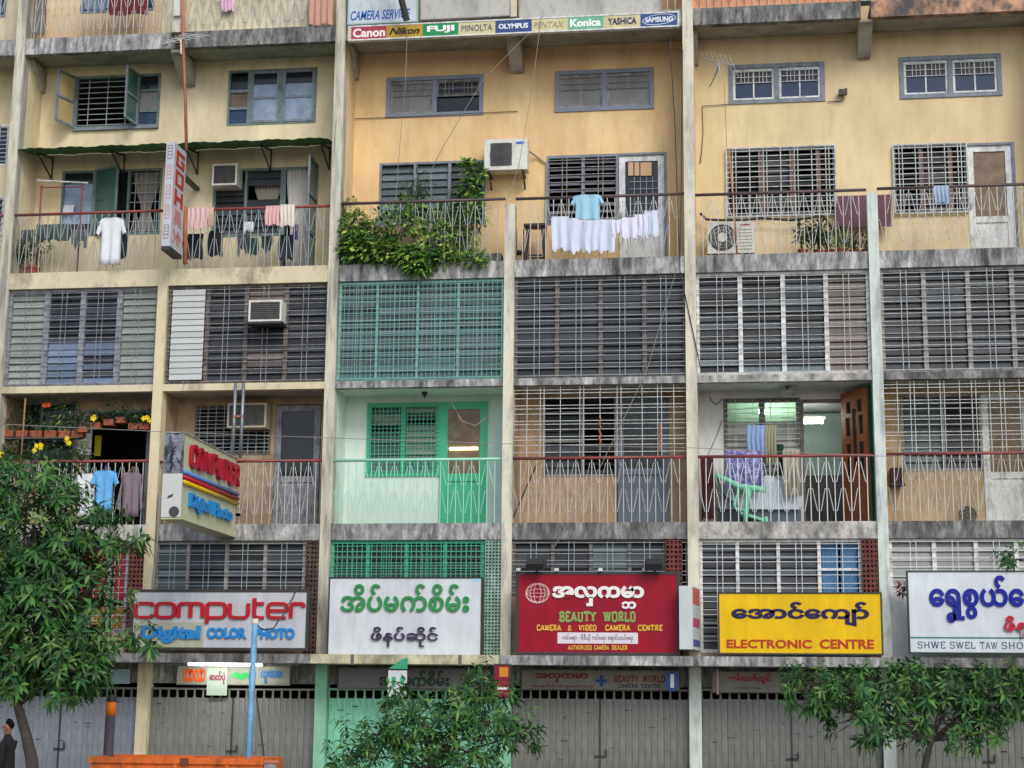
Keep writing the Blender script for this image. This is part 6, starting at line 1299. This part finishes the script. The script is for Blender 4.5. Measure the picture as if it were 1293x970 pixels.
# blue pole
a, b_ = rw(322, 786, -5), rw(311, 1040, -5); g = thing('utility_pole', 'thin pale blue pole in front of the grey shutters', 'pole', (b_.x, -5, 0))
b_ = Vector((b_.x+(a.x-b_.x)*0-.02, -5, 0)); MB().tube([b_, a], [.062, .05], 10).build('shaft', M_bluep, g, smooth=True); MB().tube([a-Vector((0, 0, .02)), a+Vector((0, 0, .06))], .06, 8).build('cap', M_acw, g)
k_ = (rw(324, 880, -5)); MB().tube([k_, rw(336, 975, -4.8)], .014, 5).build('stay_rod', M_dark, g)
a, b_ = rw(141, 882, -5.5), rw(135, 1000, -5.5); g = thing('bollard_post', 'dark round post with an orange band beside the left tree', 'post', (b_.x, -5.5, 0))
v_ = a-Vector((b_.x, -5.5, 0)); B_ = Vector((b_.x-.02, -5.5, 0))
MB().tube([B_, B_+(a-B_)*.86], .085, 10).build('shaft', mat('dark purple grey paint', S('#4a3f48'), .7), g, smooth=True); MB().tube([B_+(a-B_)*.862, B_+(a-B_)*.97], .088, 10).build('orange_band', paint('orange band paint', '#d8741e', .6), g, smooth=True); MB().tube([B_+(a-B_)*.971, B_+(a-B_)*1.03], .09, 10).build('cap', M_dark, g)
# orange container
M_or = mat('worn orange paint', S('#d9661a'), .55, var=.1, stain=S('#7a3a16'), ss=3, amt=.2)
a, b_ = rw(115, 955, -6.2), rw(332, 957, -6.2); zt = a.z; g = thing('refuse_skip', 'orange painted metal container whose top edge shows at the bottom left', 'container', ((a.x+b_.x)/2, -5.6, 0))
holed(a.x, b_.x, .12, zt, -6.2, -6.15, []).build('front_panel', M_or, g); bx('back_panel', M_or, g, a.x, b_.x, -5.05, -5.0, .12, zt-.0); bx('end_panel', M_or, g, a.x, a.x+.05, -6.148, -5.052, .12, zt-.002); bx('end_panel', M_or, g, b_.x-.05, b_.x, -6.148, -5.052, .12, zt-.002); bx('floor', M_or, g, a.x, b_.x, -6.2, -5.0, .08, .118)
bx('top_rim', M_or, g, a.x-.02, b_.x+.02, -6.24, -6.203, zt-.1, zt); xq = rw(233, 957, -6.25).x
bx('latch_plate', mat('dark rust plate', S('#6b3420'), .7), g, xq-.07, xq+.07, -6.26, -6.243, zt-.12, zt-.01)
for q in (.2, .5, .8): x_ = a.x+(b_.x-a.x)*q; bx('rib', M_or, g, x_-.03, x_+.03, -6.24, -6.202, .14, zt-.11)
for q in (.12, .88):
    for yy in (-6.0, -5.2): x_ = a.x+(b_.x-a.x)*q; MB().tube([(x_-.03, yy, .06), (x_+.03, yy, .06)], .06, 10).build('wheel', M_dark, g)
c = rw(352, 960, -6.2); bx('side_bracket', mat('pale orange rust', S('#b9714c'), .6), g, b_.x+.021, c.x, -6.2, -6.1, c.z-.05, c.z+.0); bx('side_bracket', M_slabg, g, b_.x+.021, c.x-.05, -6.18, -6.12, c.z-.3, c.z-.052)
# person
def person(label, px, Y, ztop, face=-1):
    x = rw(px, 915, Y).x; g = thing('person', label, 'person', (x, Y, 0)); s = ztop/1.75
    def skin(name, pts, edges, m, sub=2):
        me = bpy.data.meshes.new(name); me.from_pydata([(p[0]*s, p[1]*s, p[2]*s) for p in pts], edges, []); o = bpy.data.objects.new(name, me); C.objects.link(o)
        sk = o.modifiers.new('s', 'SKIN'); o.modifiers.new('ss', 'SUBSURF').levels = sub; o.modifiers['ss'].render_levels = sub
        for v, p in zip(me.skin_vertices[0].data, pts): v.radius = (p[3]*s, (p[4] if len(p) > 4 else p[3])*s)
        me.skin_vertices[0].data[0].use_root = True
        dg = bpy.context.evaluated_depsgraph_get(); dg.update(); ev = o.evaluated_get(dg); m2 = bpy.data.meshes.new_from_object(ev); bpy.data.objects.remove(o)
        m2.materials.clear(); m2.materials.append(m); m2.polygons.foreach_set('use_smooth', [True]*len(m2.polygons)); m2.name = name
        return inst(name, m2, g, (x, Y, 0))
    F_ = face
    M_sk = mat('brown skin', S('#8a5f48'), .6, var=.03, bump=0); M_jk = mat('black jacket cloth', (.005, .005, .006), .9, bump=.1); M_tr = mat('dark trouser cloth', (.02, .02, .025), .9)
    skin('body', [(0,0,.95,.14,.11),(0,0,1.2,.15,.11),(0,0,1.38,.17,.11),(0,0,1.47,.07),(F_*.01,0,1.54,.055),
        (0,-.19,1.38,.065),(-F_*.02,-.23,1.1,.05),(F_*.08,-.21,.86,.042),(0,.19,1.38,.065),(F_*.05,.23,1.1,.05),(F_*.16,.2,.9,.042),
        (0,-.09,.88,.09),(F_*.08,-.09,.48,.065),(-F_*.0,-.09,.1,.045),(F_*.14,-.09,.04,.04),(0,.09,.88,.09),(-F_*.06,.09,.5,.065),(-F_*.22,.09,.14,.045),(-F_*.1,.09,.05,.04)],
        [(0,1),(1,2),(2,3),(3,4),(2,5),(5,6),(6,7),(2,8),(8,9),(9,10),(0,11),(11,12),(12,13),(13,14),(0,15),(15,16),(16,17),(17,18)], M_jk)
    skin('head', [(F_*.01,0,1.50,.05),(F_*.015,0,1.57,.065,.07),(F_*.01,0,1.65,.085,.075),(-F_*.005,0,1.70,.075,.07)], [(0,1),(1,2),(2,3)], M_sk)
    hd = skin('hair', [(-F_*.045,0,1.60,.045,.06),(-F_*.03,0,1.68,.08,.078),(F_*.005,0,1.725,.075,.07),(F_*.04,0,1.725,.045,.05)], [(0,1),(1,2),(2,3)], mat('black hair', (.006, .005, .005), .9, spec=.1, bump=.3))
    for nm, P, r in (('nose', [(F_*.09, 0, 1.645), (F_*.118, 0, 1.615)], .012), ('mouth', [(F_*.088, -.02, 1.577), (F_*.092, 0, 1.578), (F_*.088, .02, 1.577)], .008)):
        MB().tube([(x+p[0]*s, Y+p[1]*s, p[2]*s) for p in P], r*s, 6).build(nm, M_sk, g, smooth=True)
    for sy in (-1, 1):
        MB().lathe((x+F_*.078*s, Y+sy*.033*s, 1.638*s), [(.002, 0), (.01*s, .006*s), (.002, .014*s)], 8).build('eye', M_black, g); MB().tube([(x-F_*.012*s, Y+sy*.078*s, 1.59*s), (x-F_*.02*s, Y+sy*.088*s, 1.63*s), (x, Y+sy*.085*s, 1.65*s)], .014*s, 6).build('ear', M_sk, g, smooth=True)
        hx, hz = (F_*.08, .86) if sy < 0 else (F_*.16, .9); hy = -.21 if sy < 0 else .2
        MB().tube([(x+hx*s, Y+hy*s, hz*s), (x+(hx+F_*.01)*s, Y+hy*s, (hz-.05)*s), (x+(hx+F_*.02)*s, Y+hy*s, (hz-.1)*s)], [.022*s, .04*s, .036*s], 8).build('hand', M_sk, g, smooth=True)
        for k in range(4): MB().tube([(x+(hx+F_*.02+(k-1.5)*.018)*s, Y+hy*s, (hz-.1)*s), (x+(hx+F_*.03+(k-1.5)*.018)*s, Y+hy*s, (hz-.15)*s), (x+(hx+F_*.02+(k-1.5)*.018)*s, Y+(hy+.012)*s, (hz-.18-.008*(k % 3))*s)], .009*s, 5).build('finger', M_sk, g, smooth=True)
        MB().tube([(x+(hx+F_*.04)*s, Y+hy*s, (hz-.05)*s), (x+(hx+F_*.065)*s, Y+(hy+.01)*s, (hz-.11)*s)], .011*s, 5).build('thumb', M_sk, g, smooth=True)
        sx = F_*.14 if sy < 0 else -F_*.1; MB().tube([(x+(sx-F_*.12)*s, Y+sy*.09*s, .05), (x+(sx+F_*.06)*s, Y+sy*.09*s, .04)], [.05*s, .04*s], 8).build('shoe', M_dark, g, smooth=True)
    return g
person('person with short dark hair in a black jacket walking left at the bottom left corner', 11, -8, rw(11, 909, -8).z)
# street name plates and small bits on the left shop front
g, P, y = board('pale blue and white poster hanging in the leftmost shop front', 142, 848, 166, 866, .15, paint('pale blue poster', '#9fb6bd', .6), frame=M_framew, th=.03, t=.01, name='poster', cat='poster')
